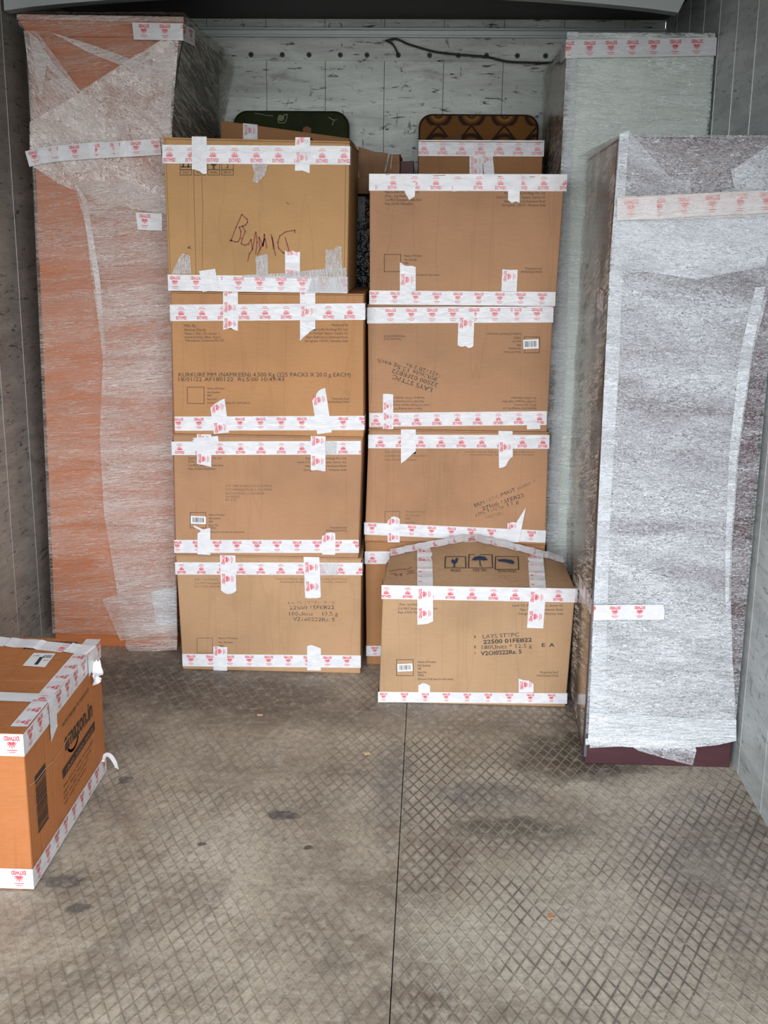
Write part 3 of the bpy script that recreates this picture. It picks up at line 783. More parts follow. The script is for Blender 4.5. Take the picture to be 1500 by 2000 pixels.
for i, (x0, x1) in enumerate(((352, 374), (379, 401), (406, 429), (433, 456))):
    D.square(x0, 300, x1, 342); stroke(D.mb, D.F, [(x0, 331.5), (x1, 331.5)], 0.002, INK)
    D.text(('THIS SIDE UP', 'HANDLE', 'FRAGILE', 'KEEP DRY')[i], (x0 + 4, 339), (x1 - 4, 339), 0.006)
for x in (358, 368):
    stroke(D.mb, D.F, [(x, 326), (x, 305)], 0.004, INK); stroke(D.mb, D.F, [(x - 4, 326), (x + 4, 326)], 0.003, INK)
patch(D.mb, D.F, [(409, 312), (426, 312), (424, 321), (419, 325), (419, 329), (423, 330), (412, 330), (416, 329), (416, 325), (411, 321)], INK, 0.0009)
patch(D.mb, D.F, [(436, 318), (439, 312), (445, 309), (451, 312), (454, 318), (445, 316)], INK, 0.0009)
stroke(D.mb, D.F, [(445, 316), (445, 328), (442, 328)], 0.002, INK)
M_CREASE = plain('cardboard_crease', (0.27, 0.145, 0.06), 0.8); M_SMUDGE = plain('grey_smudge', (0.20, 0.13, 0.085), 0.8)
for pts_ in ([(378, 331), (380, 420), (383, 536)], [(394, 345), (396, 400), (395, 536)], [(323, 272), (334, 560)], [(676, 280), (672, 560)]): stroke(D.mb, D.F, pts_, 0.0016, M_CREASE, 0.0007)
for pts_ in ([(371, 481), (368, 484), (373, 485)], [(350, 511), (358, 503), (363, 496)], [(560, 396), (564, 398)]): stroke(D.mb, D.F, pts_, 0.003, M_SMUDGE, 0.0007)
Z3 = lambda pts: [(300 + x / 3.571, 220 + y / 3.571) for x, y in pts]
for s_ in ([(540, 893), (575, 800), (615, 710), (652, 742), (655, 765), (640, 785), (598, 800)], [(598, 800), (610, 830), (604, 875), (590, 900), (570, 903), (538, 888)],
           [(620, 790), (640, 830), (618, 880), (612, 915), (635, 925), (660, 918), (680, 885), (688, 950)], [(712, 830), (690, 955), (668, 985), (657, 1038)],
           [(715, 835), (722, 905), (712, 985)], [(735, 868), (742, 955), (725, 990)], [(735, 870), (765, 930), (772, 848), (790, 945)], [(745, 950), (775, 880), (760, 935)],
           [(820, 850), (832, 905), (835, 952)], [(827, 870), (838, 930), (850, 998)], [(985, 838), (985, 820), (920, 832), (880, 860), (866, 905), (872, 945), (905, 980), (925, 975)],
           [(918, 872), (932, 920), (945, 962)], [(530, 893), (548, 896)]):
    stroke(D.mb, D.F, Z3(s_), 0.0028, REDPEN)
D.done()

# =================================================================== CARTONS, RIGHT STACK
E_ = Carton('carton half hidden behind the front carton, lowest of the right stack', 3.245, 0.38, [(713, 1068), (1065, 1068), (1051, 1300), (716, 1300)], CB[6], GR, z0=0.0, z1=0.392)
E_.ht((713, 1089), (1063, 1089), 26, 1, phase=0.022)
E_.ht((716, 1271), (1052, 1271), 22, 1, flip=True, phase=0.025)
E_.done()

F_ = Carton('carton with slanting stamped print, second from the floor in the right stack', 3.235, 0.38, [(720, 842), (1072, 843), (1066, 1060), (712, 1058)], CB[2], GR, z0=0.393, z1=0.7285)
F_.ht((720, 862), (1072, 863), 27, 1, phase=0.034)
F_.ht((712, 1032), (1065, 1048), 25, 1, flip=True, phase=0.022)
F_.vt(783, 812, 840, 893, 2, prints=False, over=0.08, e1=[0.018, 0.008, -0.006, -0.018])
F_.vt(973.5, 1001, 840, 904, 2, phase=0.045, over=0.08, x0b=975, x1b=1001, e1=[0.014, 0.014, 0.008, -0.012, -0.018])
F_.vt(757, 781, 1012, 1059, 2, phase=0.008, pitch=0.05, e0=[-0.01, 0.003, 0.006, 0.004, -0.002], e1=[0, 0])
F_.vt(991, 1011, 1022, 1059, 2, phase=0.008, pitch=0.05, e0=[0, 0.004, 0.002], e1=[0, 0])
mb = MB(); mb.poly([F_.F.P(*F_.F.p(*p), 0.005) for p in ((1009, 1018), (1027, 990), (1013, 1058), (1003, 1058))], TAPE); F_.tapes.append(mb)
F_.lines([('(Frito - Lay Division)', 752, 792, 884), ('C-6, MIDC Ranjangaon, Taluka Shirur', 752, 833, 892), ('Pune- 412220, Maharashtra', 752, 813, 899.5)], 0.0058, INKF)
F_.lines([('Level 3-5, Pioneer Square, Sector 62, Near Golf Course', 908, 1043, 884), ('Extension Road, Gurugram- 122101, Haryana', 919, 1043, 889.5)], 0.0052, INKF)
F_.text('BKN / CYC IMAST', (928, 991), (1007, 959), 0.0110, INK, drop=0.25)
F_.text('0087 *', (1012, 957), (1047, 942), 0.0080, INKF, drop=0.2)
F_.text('27500 15FEB22', (943, 997), (1024, 970), 0.0115, INK, drop=0.12)
F_.text('180 Units 12 g', (930, 1009), (1014, 982), 0.0105, INK, drop=0.4)
F_.text('V15022Rs.', (948, 1014), (985, 1003), 0.0085, INKF, drop=0.3)
F_.square(752, 999, 781, 1022, INKF)
F_.lines([('Name of Product', 792, 831, 1001), ('Net Quantity', 792, 820, 1008), ('MRP', 792, 802, 1015), ('Batch No.', 792, 812, 1022)], 0.0058, INKF)
F_.done()

G = Carton('upside-down carton with inverted print, third from the floor in the right stack', 3.23, 0.38, [(718, 599), (1081, 600), (1069, 839), (720, 840)], CB[2], GR, z0=0.7295, z1=1.083)
G.ht((718, 616), (1080, 614), 30, 1, flip=True, phase=0.006, wob=0.0006)
G.ht((722, 820), (1067, 816.5), 27, 1, phase=0.018)
G.vt(896, 927, 610, 674, 2, phase=0.03, pitch=0.2, x0b=895, x1b=923, e1=[0.0, 0.006, 0.002, 0.010, 0.002])
G.vt(748, 768, 769, 838, 2, phase=0.006, pitch=0.03, x1b=768, e0=[0, 0, -0.002], e1=[0, 0])
G.vt(1029, 1055, 824, 838, 3, prints=True, phase=0.004, e0=TORN, e1=[0, 0])
def inv(c, txt, x1, x0, y, h=0.0060, mat=None): c.text(txt, (x1, y), (x0, y), h, mat)
inv(G, 'WHOLESALE PACK', 792, 749, 654.5); inv(G, '*Proprietary Food*', 784, 749, 660.5)
for r in ((INFO[5], 1018, 952, 650.5), ('MFD.', 1017, 1003, 657.5), ('Batch No.', 1017, 1000, 665), ('MRP', 1017, 1009, 672), ('Net Quantity', 1017, 993, 679), ('Name of Product', 1017, 984, 686)): inv(G, *r)
G.square(1024, 658, 1053.5, 689)
G.sticker((1037, 672), 0.043, 0.026, 0.06, 5)
G.text('LAYS STTPC', (845, 758), (768, 731), 0.0130, INK, drop=0.08)
G.text('22500 02FEB22', (856, 749), (767, 720), 0.0115, INK, drop=0.08)
G.text('180Units 12.5g each', (860, 739), (738, 700), 0.0115, INK, drop=0.14)
G.text('N21120 2 Rs', (861, 730), (794, 708), 0.0105, INK, drop=0.25)
for r in (('Gurugram- 122101, Haryana, India', 829, 760, 775.5), ('Near Golf Course Extension Road,', 828, 760, 782.5), ('Level 3-5, Pioneer Square, Sector 62,', 839, 760, 789.5), (LPP, 824, 760, 796.5),
          ('Pune- 412220, Maharashtra', 1047, 998, 775.5), ('C-6, MIDC Ranjangaon, Taluka Shirur', 1047, 980, 782.5), ('(Frito - Lay Division)', 1047, 1005, 789.5), ('PepsiCo India Holdings Pvt. Ltd', 1047, 983, 796)): inv(G, *r)
G.done()

H = Carton('clean brown carton, topmost of the right stack', 3.225, 0.38, [(722, 339), (1103, 345), (1085, 597), (722, 596)], CB[2], GR, z0=1.084, z1=None)
H.ht((722, 356), (1106, 357), 30, 1, phase=0.006, wob=0.0008)
H.ht((722, 581), (1084, 584), 26, 1, flip=True, phase=0.012)
H.vt(792, 812, 356, 383, 2, phase=0.3, e0=[0, 0], x0b=797, x1b=803, e1=[-0.008, 0.010, 0.0])
H.vt(884, 912, 350, 373, 2, prints=False, e0=[0, 0], e1=[0.001, 0, 0.001])
H.vt(992, 1015, 354, 392, 2, prints=False, e0=[0, 0], e1=[-0.002, 0.006, 0.002, 0.006])
H.vt(781, 812, 519, 569, 2, phase=0.038, pitch=0.2, e0=[0.010, 0.004, -0.002, 0.0, 0.0, -0.004], e1=[0, 0])
H.vt(981, 1011, 527, 569, 2, phase=0.018, pitch=0.05, e0=[0.001, 0, 0.001], x0b=979, x1b=1009, e1=[0, 0])
H.lines([('PepsiCo India Holdings Pvt. Ltd', 752, 818, 377), ('(Frito - Lay Division)', 752, 800, 385), ('C-6, MIDC Ranjangaon, Taluka Shirur', 752, 824, 392.5), ('Pune- 412220, Maharashtra', 752, 807, 400)], 0.0068)
right_block(H, 1066, (371.5, 379.5, 387.5, 395.5, 403), (1034, 985, 970, 985, 980), 0.0068)
H.square(750.5, 497, 782.5, 530.5)
H.lines([('Name of Product', 790, 824, 501.5), ('Net Quantity', 790, 814, 509), ('MRP', 790, 798, 516), (INFO[5], 790, 858, 538.5)], 0.0058)
H.lines([('*Proprietary Food*', 1025, 1059, 526.5), ('WHOLESALE PACK', 1017, 1059, 533)], 0.0058)
H.done()

# =================================================================== FRONT CARTON WITH A BULGING TOP
I = Carton('pale carton with bulging top on the floor in front of the right stack', 2.962, 0.235,
           [(748, 1139), (1125, 1138), (1105, 1375), (740, 1374)], CB[4], 'cartons with red and white tape', z0=0.0, z1=0.342, flaps=False)
I.ht((746, 1156), (1127, 1163), 29, 1, phase=0.012)
I.ht((739, 1361), (1107, 1364), 23, 1, flip=True, phase=0.014)
I.vt(817, 840, 1337, 1352, 2, phase=0.006, e0=[-0.002, 0.005, 0.004, -0.003], e1=[0, 0])
I.vt(1013, 1042, 1330, 1352, 2, phase=0.010, e0=[0.008, 0.003, 0.002, -0.008], e1=[0, 0])
# domed top: front edge straight, rear edge pushed up in the middle
TLx, TRx, zt = I.TL.x, I.TR.x, 0.342
Yb = 2.962 + 0.235
def topz(u, v): return zt + 0.001 + v * (0.012 + 0.066 * max(0.0, 1 - abs(u - 0.47) / 0.53) ** 0.85)
mb = MB(); NU, NV = 24, 8
def tp(u, v, off=0.0):
    x = TLx + (TRx - TLx) * u + (0.012 * (1 - u) - 0.010 * u) * v
    return Vector((x, 2.962 + 0.235 * v, topz(u, v) + off))
vs = [tp(i / NU, j / NV) for j in range(NV + 1) for i in range(NU + 1)]
fs = [[j * (NU + 1) + i, j * (NU + 1) + i + 1, (j + 1) * (NU + 1) + i + 1, (j + 1) * (NU + 1) + i] for j in range(NV) for i in range(NU)]
b = len(vs)
vs += [Vector((v.x, v.y, zt - 0.002)) for v in vs[:b]]
fs2 = []
rim = [i for i in range(NU + 1)] + [j * (NU + 1) + NU for j in range(1, NV + 1)] + [NV * (NU + 1) + i for i in range(NU - 1, -1, -1)] + [j * (NU + 1) for j in range(NV - 1, 0, -1)]
for a, c in zip(rim, rim[1:] + rim[:1]): fs2.append([a, c, c + b, a + b][::-1])
mb.add(vs, fs + fs2, CB[4])
class TopFace:
    """maps picture-free (u,v) of the domed flap to 3D; p() finds where a sight line meets it"""
    def p(s, px, py):
        a, b = zt - 0.02, zt + 0.12
        for _ in range(40):
            z = (a + b) / 2; x, y = onZ(px, py, z)
            if topz(min(max((x - TLx) / (TRx - TLx), 0), 1), min(max((y - 2.962) / 0.235, 0), 1)) > z: a = z
            else: b = z
        return Vector((x, y))
    def P(s, x, y, off):
        v = min(max((y - 2.962) / 0.235, 0), 1); u = min(max((x - TLx) / (TRx - TLx), 0), 1)
        return Vector((x, y, topz(u, v) + off))
TF = TopFace()
for (x0, x1, y0, y1) in ((870, 909, 1088, 1110), (916, 961, 1084, 1110), (968, 1012, 1088, 1113)):
    stroke(mb, TF, [(x0, y0), (x0 - 1, y1), (x1 + 1, y1), (x1, y0)], 0.003, INK, 0.0015, closed=True)
patch(mb, TF, [(881, 1099), (883, 1093), (888, 1096), (891, 1091), (895, 1092), (893, 1099), (889, 1103), (888, 1107), (892, 1108.5), (882, 1108.5), (886, 1107), (886, 1103)], INKB, 0.0022)
patch(mb, TF, [(921, 1095), (927, 1089), (937, 1087), (947, 1089), (953, 1095), (945, 1096), (937, 1094.5), (929, 1096)], INKB, 0.0022)
stroke(mb, TF, [(937, 1095), (938, 1106), (941, 1107)], 0.003, INK, 0.002)
patch(mb, TF, [(971, 1094), (985, 1093), (1000, 1095), (1005, 1099), (1003, 1103), (997, 1102), (985, 1099), (974, 1098)], INKB, 0.0022)
letter(mb, TF, 'FRAGILE', (880, 1117.5), (899, 1117.5), 0.013, INK, 0.0015)
letter(mb, TF, 'KEEP DRY', (925, 1117), (952, 1117), 0.013, INK, 0.0015)
letter(mb, TF, 'USE NO HOOKS', (972, 1118.5), (1009, 1119), 0.012, INK, 0.0015)
for s_ in ([(762, 1116), (780, 1113), (790, 1112)], [(763, 1122), (772, 1121), (774, 1126)], [(777, 1124), (784, 1121), (783, 1126)], [(790, 1113), (797, 1112), (804, 1109)], [(795, 1117), (808, 1115)], [(795, 1122), (803, 1119), (810, 1120)]):
    stroke(mb, TF, s_, 0.003, REDPEN, 0.0015)
mb.build('bulging_top', I.t)
for x0, x1, xa, xb, y1, k in ((815, 846, 818, 845, 1217, 0), (1035, 1067, 1043, 1065, 1226, 1)):
    mb = MB(); c0 = I.F.p((x0 + x1) / 2, 1139).x; w = (I.F.p(x1, 1139) - I.F.p(x0, 1139)).length
    cb, cv = TF.p((814 + 843) / 2 if k == 0 else 1046, 1084)
    u_ = lambda x: (x - TLx) / (TRx - TLx)
    pts = []
    for j in range(5, -1, -1):
        v = j / 5 * 0.96; x = c0 + (cb - c0) * v
        pts.append(TF.P(x, 2.962 + 0.235 * v, 0.0))
    pts.append(Vector((c0, 2.962, zt)))
    pts = pts[:-1]; pts[-1] = Vector((c0, 2.9618, zt + 0.001))
    low = I.F.p((815 + 846) / 2 if k == 0 else 1045, y1); pts.append(I.F.P(low.x, low.y))
    tape(mb, Strip(pts, (1, 0, 0), [(0, 0, 1)] * (len(pts) - 2) + [(0, -1, 0)], w), 2, flip=False, phase=0.03, pitch=0.0555, e1=[0.004, 0.003, 0.001, -0.006] if k == 0 else [0.001, 0])
    I.tapes.append(mb)
mb = MB()     # tape following the raised rear edge
pts = [TF.P(TLx + (TRx - TLx) * u + (0.012 * (1 - u) - 0.010 * u), Yb - 0.002, 0.0) for u in [i / 12 for i in range(13)]]
pts = [Vector((pts[0].x - 0.001, Yb - 0.01, 0.29))] + pts + [Vector((pts[-1].x + 0.001, Yb - 0.01, 0.30))]
nn = [(-1, 0, 0.2)] + [(0, -0.45, 1)] * 12 + [(1, 0, 0.2)]
tape(mb, Strip(pts, (0, 1, 0.25), nn, 0.040), 2, phase=0.03); I.tapes.append(mb)
I.lines([('(Frito - Lay Division)', 780, 822, 1182.5), ('C-6, MIDC Ranjangaon, Taluka Shirur', 778, 855, 1190.5), ('Pune- 412220, Maharashtra', 778, 832, 1198)], 0.0066)
right_block(I, 1100, (1184.5, 1192.5, 1200.5), (1001, 1016, 1012), 0.0066)
I.text('LAYS STTPC', (943, 1247), (1014, 1243), 0.0115, INK, drop=0.12)
I.text('22500 01FEB22', (944, 1257.5), (1039, 1253), 0.0115, INK, bold=True, drop=0.04)
I.text('180Units * 12.5 g', (941, 1268), (1039, 1264.5), 0.0115, INK, drop=0.10)
I.text('V2OI0222Rs. 5', (939, 1280), (1019, 1276), 0.0115, INK, bold=True, drop=0.03)
I.text('E  A', (1058, 1263), (1083, 1263), 0.0105, INK, bold=True)
for y in (1246, 1266, 1278): I.text('1' if y < 1270 else '5', (926, y), (929, y), 0.008, INKF)
I.square(774.5, 1288, 807, 1319.5)
I.sticker((791, 1303.5), 0.042, 0.022, 0.07, 9)
I.lines([('Name of Product', 816, 852, 1294.5), ('Net Quantity', 816, 841, 1301.5), ('MRP', 816, 823, 1308), ('Batch No.', 816, 834, 1315), ('MFD.', 816, 830, 1321), (INFO[5], 816, 885, 1328)], 0.0062)
I.lines([('*Proprietary Food*', 1054, 1091, 1315), ('WHOLESALE PACK', 1048, 1091, 1321.5)], 0.0062)
I.done()

# =================================================================== CARTONS BEHIND THE STACKS
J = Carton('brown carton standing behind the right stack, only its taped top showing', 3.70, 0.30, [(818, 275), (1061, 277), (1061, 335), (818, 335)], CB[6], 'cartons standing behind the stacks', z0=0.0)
J.ht((818, 289), (1062, 290), 28, 1, phase=0.016)
J.vt(917, 943, 303, 345, 2, phase=0.018, pitch=0.03, e0=[0, 0]); J.vt(942, 962, 303, 345, 3, prints=True, phase=0.012, e0=[0, 0], x0b=946, x1b=966)
mb = MB(); pts = [J.F.P(*J.F.p(*p)) for p in ((860, 272), (885, 267), (899, 266), (901, 273))]
ax, az = J.F.p(858, 275); bx, bz = J.F.p(902, 275)
mb.slab([(ax, 3.72, az), (bx, 3.72, bz), (bx, 3.86, bz + 0.032), (ax + 0.03, 3.86, bz + 0.016)], (0, 0, 1), 0.004, CB[1]); mb.build('raised_flap', J.t)
J.done()

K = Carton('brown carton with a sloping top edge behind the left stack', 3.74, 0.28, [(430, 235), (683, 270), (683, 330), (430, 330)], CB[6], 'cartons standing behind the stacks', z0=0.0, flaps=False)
K.BL.x, K.BR.x = K.TL.x, K.TR.x
c0, c1 = K.F.p(489, 244), K.F.p(489, 275)
mb = MB(); tape(mb, Strip([(c0.x, 3.80, c0.y + 0.002), K.F.P(c0.x, c0.y + 0.002), K.F.P(c1.x, c1.y)], (1, 0, -0.1), [(0, 0, 1), (0, -1, 0)], 0.046), 1, phase=0.078); K.tapes.append(mb)
K.done()

# dark wrapped bundle and crumpled paper parcel between the two stacks
M_BLACKWRAP = plain('black_plastic_wrap', (0.012, 0.012, 0.014), 0.28, 0, (9, 1.0, 0.03))
def lumpy(name, x0, x1, y0, y1, z0, z1, mat, amp, seed, n=10, parent=None, tops=None):
    rnd = random.Random(seed); bm = bmesh.new()
    bmesh.ops.create_cube(bm, size=1)
    bmesh.ops.subdivide_edges(bm, edges=list(bm.edges), cuts=n, use_grid_fill=True)
    from mathutils import noise as mn
    for v in bm.verts:
        p = Vector(((v.co.x + .5) * (x1 - x0) + x0, (v.co.y + .5) * (y1 - y0) + y0, (v.co.z + .5) * (z1 - z0) + z0))
        d = mn.noise_vector(p * 9 + Vector((seed, 0, 0))) * amp + mn.noise_vector(p * 22) * amp * 0.5
        if v.co.z < -0.49: d.z = 0
        if tops and v.co.z > 0.49: p.z += tops(p.x)
        v.co = p + d
    bm.normal_update()
    me = bpy.data.meshes.new(name); bm.to_mesh(me); bm.free(); me.materials.append(mat)
    o = bpy.data.objects.new(name, me); COL.objects.link(o)
    if parent: o.parent = parent; o.matrix_parent_inverse = Matrix.Translation(-parent.location)
    return o
t = thing('wrapped_bundle', 'dark plastic-wrapped bundle standing in the gap between the two carton stacks', 'bundle', (-0.16, 3.83, 0))
lumpy('plastic_wrap', -0.255, -0.065, 3.73, 3.94, 0.002, 1.385, M_BLACKWRAP, 0.006, 3, 14, t)
mb = MB(); FW = Face('Y', 3.715)
tape(mb, Strip([FW.P(*FW.p(705, 384)), FW.P(*FW.p(704, 432))], (1, 0, 0), [(0, -1, 0)], 0.028), 1, prints=False, mat=CLEAR); mb.build('clear_tape', t)
M_PARCEL = cardboard('crumpled_brown_paper', (0.27, 0.135, 0.06), 14, 0.5)
t = thing('paper_parcel', 'crumpled brown paper parcel lying on the dark bundle between the stacks', 'parcel', (-0.16, 3.83, 1.395))
lumpy('paper_wrapping', -0.25, -0.108, 3.71, 3.92, 1.398, 1.535, M_PARCEL, 0.010, 8, 10, t, tops=lambda x: -0.20 * (x + 0.25))
FQ = Face('Y', 3.690)
for (a, b_, w) in (((692, 290), (700, 345), 0.006), ((699, 283), (694, 350), 0.004), ((760, 300), (752, 335), 0.005), ((766, 300), (763, 330), 0.003)):
    mb = MB(); stroke(mb, FQ, [a, b_], w, CLEAR); mb.build('tape_shred', t)
M_DARKCUP = plain('dark_red_paper', (0.09, 0.03, 0.03), 0.6)
lumpy('folded_end', -0.104, -0.065, 3.73, 3.85, 1.402, 1.50, M_DARKCUP, 0.004, 5, 4, t)

# =================================================================== ROUNDED PANELS LEANING ON THE BACK WALL
def rounded_panel(name, label, cat, x0, x1, z1, y0, y1, mat, edge, r=0.05, group=None, part='board'):
    t = thing(name, label, cat, ((x0 + x1) / 2, (y0 + y1) / 2, 0), group)
    def ring(ins, y):
        pts = [(x0 + ins, y, ins)]; pts.append((x1 - ins, y, ins)); rr = r - ins * 0.5
        for k in range(7):
            a = k / 6 * math.pi / 2; pts.append((x1 - ins - rr + rr * math.cos(a), y, z1 - ins - rr + rr * math.sin(a)))
        for k in range(7):
            a = math.pi / 2 + k / 6 * math.pi / 2; pts.append((x0 + ins + rr + rr * math.cos(a), y, z1 - ins - rr + rr * math.sin(a)))
        return pts
    mb = MB(); R0, R1 = ring(0.006, y0), ring(0.0, y0 + 0.006); R2 = ring(0.0, y1); k = len(R0)
    mb.add(R0, [list(range(k))], mat)
    mb.build(part, t)
    mb = MB(); vs = R0 + R1 + R2
    fs = [[a * k + i, a * k + (i + 1) % k, (a + 1) * k + (i + 1) % k, (a + 1) * k + i][::-1] for a in (0, 1) for i in range(k)] + [[2 * k + i for i in range(k)][::-1]]
    mb.add(vs, fs, edge); mb.build('edging', t)
    return t
def pattern_mat():
    m, nt = new_mat('brown_block_print_pattern'); t = NT(nt)
    tcn = t.n('ShaderNodeTexCoord'); sep = t.n('ShaderNodeSeparateXYZ'); t.link(tcn.outputs['Object'], sep.inputs[0])
    X, Z = sep.outputs[0], sep.outputs[2]
    u = t.math('FRACT', t.math('DIVIDE', t.math('ADD', X, 2.06), 0.112)); v = t.math('FRACT', t.math('DIVIDE', t.math('SUBTRACT', Z, 0.06), 0.105))
    du = t.math('SUBTRACT', u, 0.5); dv = t.math('SUBTRACT', v, 0.35)
    r = t.math('SQRT', t.math('ADD', t.math('MULTIPLY', du, du), t.math('MULTIPLY', dv, dv)))
    ring = t.ramp(r, [(0.05, (0.30, 0.16, 0.03)), (0.12, (0.02, 0.01, 0.006)), (0.18, (0.33, 0.19, 0.04)), (0.26, (0.20, 0.07, 0.015)), (0.33, (0.015, 0.01, 0.007)), (0.40, (0.015, 0.01, 0.007)), (0.44, (0.22, 0.09, 0.02))])
    arch = t.math('SUBTRACT', v, t.math('SUBTRACT', 1.0, t.math('MULTIPLY', t.math('ABSOLUTE', du), 1.25)))
    am = t.ramp(t.math('ABSOLUTE', arch), [(0.03, 1), (0.07, 0)])
    c = t.mix(am, ring, (0.012, 0.008, 0.006))
    n = t.noise(t.coord(), 60, 3, 0.6)
    c = t.mix(t.math('MULTIPLY', n, 0.35), c, (0.13, 0.05, 0.015))
    t.out(t.principled(Base_Color=c, Roughness=0.7, Specular_IOR_Level=0.15)); return m
rounded_panel('patterned_board', 'brown patterned board with rounded corners against the back wall, behind the right stack', 'board', -0.055, 0.352, 1.672, 4.06, 4.115, pattern_mat(), plain('dark_brown_edging', (0.05, 0.02, 0.01), 0.5), 0.045)
def olive_mat():
    m, nt = new_mat('olive_green_faded_floral'); t = NT(nt)
    n = t.noise(t.coord(), 5, 4, 0.7, 0.5)
    c = t.ramp(n, [(0.35, (0.018, 0.024, 0.006)), (0.62, (0.035, 0.045, 0.010)), (0.70, (0.10, 0.11, 0.05))])
    t.out(t.principled(Base_Color=c, Roughness=0.6, Specular_IOR_Level=0.1)); return m
t = rounded_panel('olive_board', 'dark olive board with rounded corners against the back wall, behind the left stack', 'board', -0.69, -0.292, 1.679, 4.06, 4.115, olive_mat(), plain('dark_olive_edging', (0.02, 0.024, 0.01), 0.4), 0.05)
FO = Face('Y', 4.0585); MOT = plain('faded_yellow_motif', (0.20, 0.19, 0.06), 0.6); MOT2 = plain('pale_motif_outline', (0.24, 0.23, 0.20), 0.6); MOT3 = plain('orange_motif', (0.24, 0.07, 0.012), 0.6)
ZZ = lambda pts: [(320 + x / 3.75, y / 3.75) for x, y in pts]
mb = MB(); patch(mb, FO, ZZ([(838, 850), (850, 838), (868, 848), (880, 842), (882, 870), (866, 888), (846, 884), (836, 868)]), MOT, 0.001)
stroke(mb, FO, ZZ([(880, 842), (905, 838), (900, 870), (885, 900), (862, 902), (838, 896), (836, 868)]), 0.003, MOT2, 0.0012); mb.build('yellow_flower_motif', t)
mb = MB(); patch(mb, FO, ZZ([(1020, 935), (1050, 925), (1080, 940), (1078, 970), (1030, 985), (1018, 965)]), MOT3, 0.001); mb.build('orange_flower_motif', t)
mb = MB(); stroke(mb, FO, ZZ([(1210, 860), (1240, 880), (1262, 875), (1290, 868), (1255, 880), (1240, 890), (1236, 915)]), 0.003, MOT2, 0.001); mb.build('leaf_motif', t)
mb = MB(); stroke(mb, FO, ZZ([(670, 830), (710, 836), (750, 845), (800, 850)]), 0.002, MOT2, 0.001); mb.build('stem_motif', t)

# =================================================================== FILM-WRAPPED CABINETS
def film_shell(mb, x0, x1, y0, y1, z0, z1, off, front, side=None, top=None, sideL=None, amp=0.0015, seed=0, zstep=0.02):
    """a loose skin round the cabinet: grid panels that ripple a millimetre or two"""
    from mathutils import noise as mn
    def grid(P, nu, nv, n, mat):
        vs = []
        for j in range(nv + 1):
            for i in range(nu + 1):
                p = Vector(P(i / nu, j / nv)); q = Vector((p.x * 5, p.y * 5, p.z * 24)) + Vector((seed, 0, 0))
                e = 0.0 if False else amp * (mn.noise(q) + 0.6 * mn.noise(q * 2.3))
                vs.append(p + Vector(n) * (off + e + amp))
        fs = [[j * (nu + 1) + i, j * (nu + 1) + i + 1, (j + 1) * (nu + 1) + i + 1, (j + 1) * (nu + 1) + i] for j in range(nv) for i in range(nu)]
        mb.add(vs, fs, mat)
    nz = max(2, int((z1 - z0) / zstep))
    if front: grid(lambda u, v: (x0 - off + (x1 - x0 + 2 * off) * u, y0, z0 + (z1 - z0) * v), 10, nz, (0, -1, 0), front)
    if side: grid(lambda u, v: (x1, y0 - off + (y1 - y0 + off) * u, z0 + (z1 - z0) * v), 14, nz, (1, 0, 0), side)
    if sideL: grid(lambda u, v: (x0, y0 - off + (y1 - y0 + off) * u, z0 + (z1 - z0) * v), 14, nz, (-1, 0, 0), sideL)
    if top: grid(lambda u, v: (x0 - off + (x1 - x0 + 2 * off) * u, y0 + (y1 - y0) * v, z1), 8, 8, (0, 0, 1), top)
def films(parent, face, rows, base=0.008):
    mb = MB()
    for k, (pts, mat) in enumerate(rows): patch(mb, face, pts, mat, base + 0.0016 * k)
    mb.build('film_layer', parent)

# ---- tall orange cabinet on the left, its narrow end towards the doors
def laminate(name, base, seed, rough=0.4):
    m, nt = new_mat(name); t = NT(nt)
    n = t.noise(t.coord(scale=(1, 1, 9), loc=(seed, 0, 0)), 5, 5, 0.65, 0.3); b = t.noise(t.coord(loc=(seed, 1, 1)), 2.0, 3, 0.5)
    c = t.ramp(n, [(0.3, tuple(x * 0.78 for x in base)), (0.6, base), (0.8, tuple(min(1, x * 1.15) for x in base))])
    c = t.mix(t.math('MULTIPLY', b, 0.3), c, tuple(x * 0.7 for x in base))
    t.out(t.principled(Base_Color=c, Roughness=rough, Normal=t.bump(n, 0.15, 0.002))); return m
M_OR = laminate('orange_painted_steel', (0.50, 0.155, 0.052), 2)
M_DKDOOR = plain('dark_glossy_door', (0.024, 0.019, 0.013), 0.4)
M_MAROON = laminate('maroon_painted_steel', (0.075, 0.028, 0.034), 4, 0.3)
M_GREYBODY = laminate('pale_grey_green_paint', (0.72, 0.79, 0.73), 6, 0.4)
M_MIRROR = plain('glossy_door_reflected_brown', (0.26, 0.175, 0.12), 0.12, 0.55)  # brown of the reflected cartons painted into the door colour
M_DKEDGE = plain('dark_edge_strip', (0.10, 0.10, 0.12), 0.35)
YL = 3.345; xl0, xl1 = -1.150, -0.735
t = thing('wrapped_cabinet', 'tall orange cabinet wrapped in clear stretch film against the left wall', 'cabinet', (-0.95, 3.73, 0.0), 'film-wrapped cabinets')
mb = MB(); mb.soft([(xl0 - 0.018, 0.0), (-0.778, 0.0), (-0.740, 1.80), (-1.134, 1.80)], YL, 4.10, M_OR, 0.003); mb.build('cabinet_body', t)
mb = MB(); mb.soft([(-1.158, 1.832), (-0.697, 1.828), (-0.697, 1.848), (-1.157, 1.856)], YL - 0.010, YL + 0.018, M_OR, 0.003)
mb.hexa([(-1.136, 1.80), (-0.718, 1.80), (-0.700, 1.83), (-1.152, 1.833)], YL - 0.004, YL + 0.016, M_OR); mb.build('cornice', t)
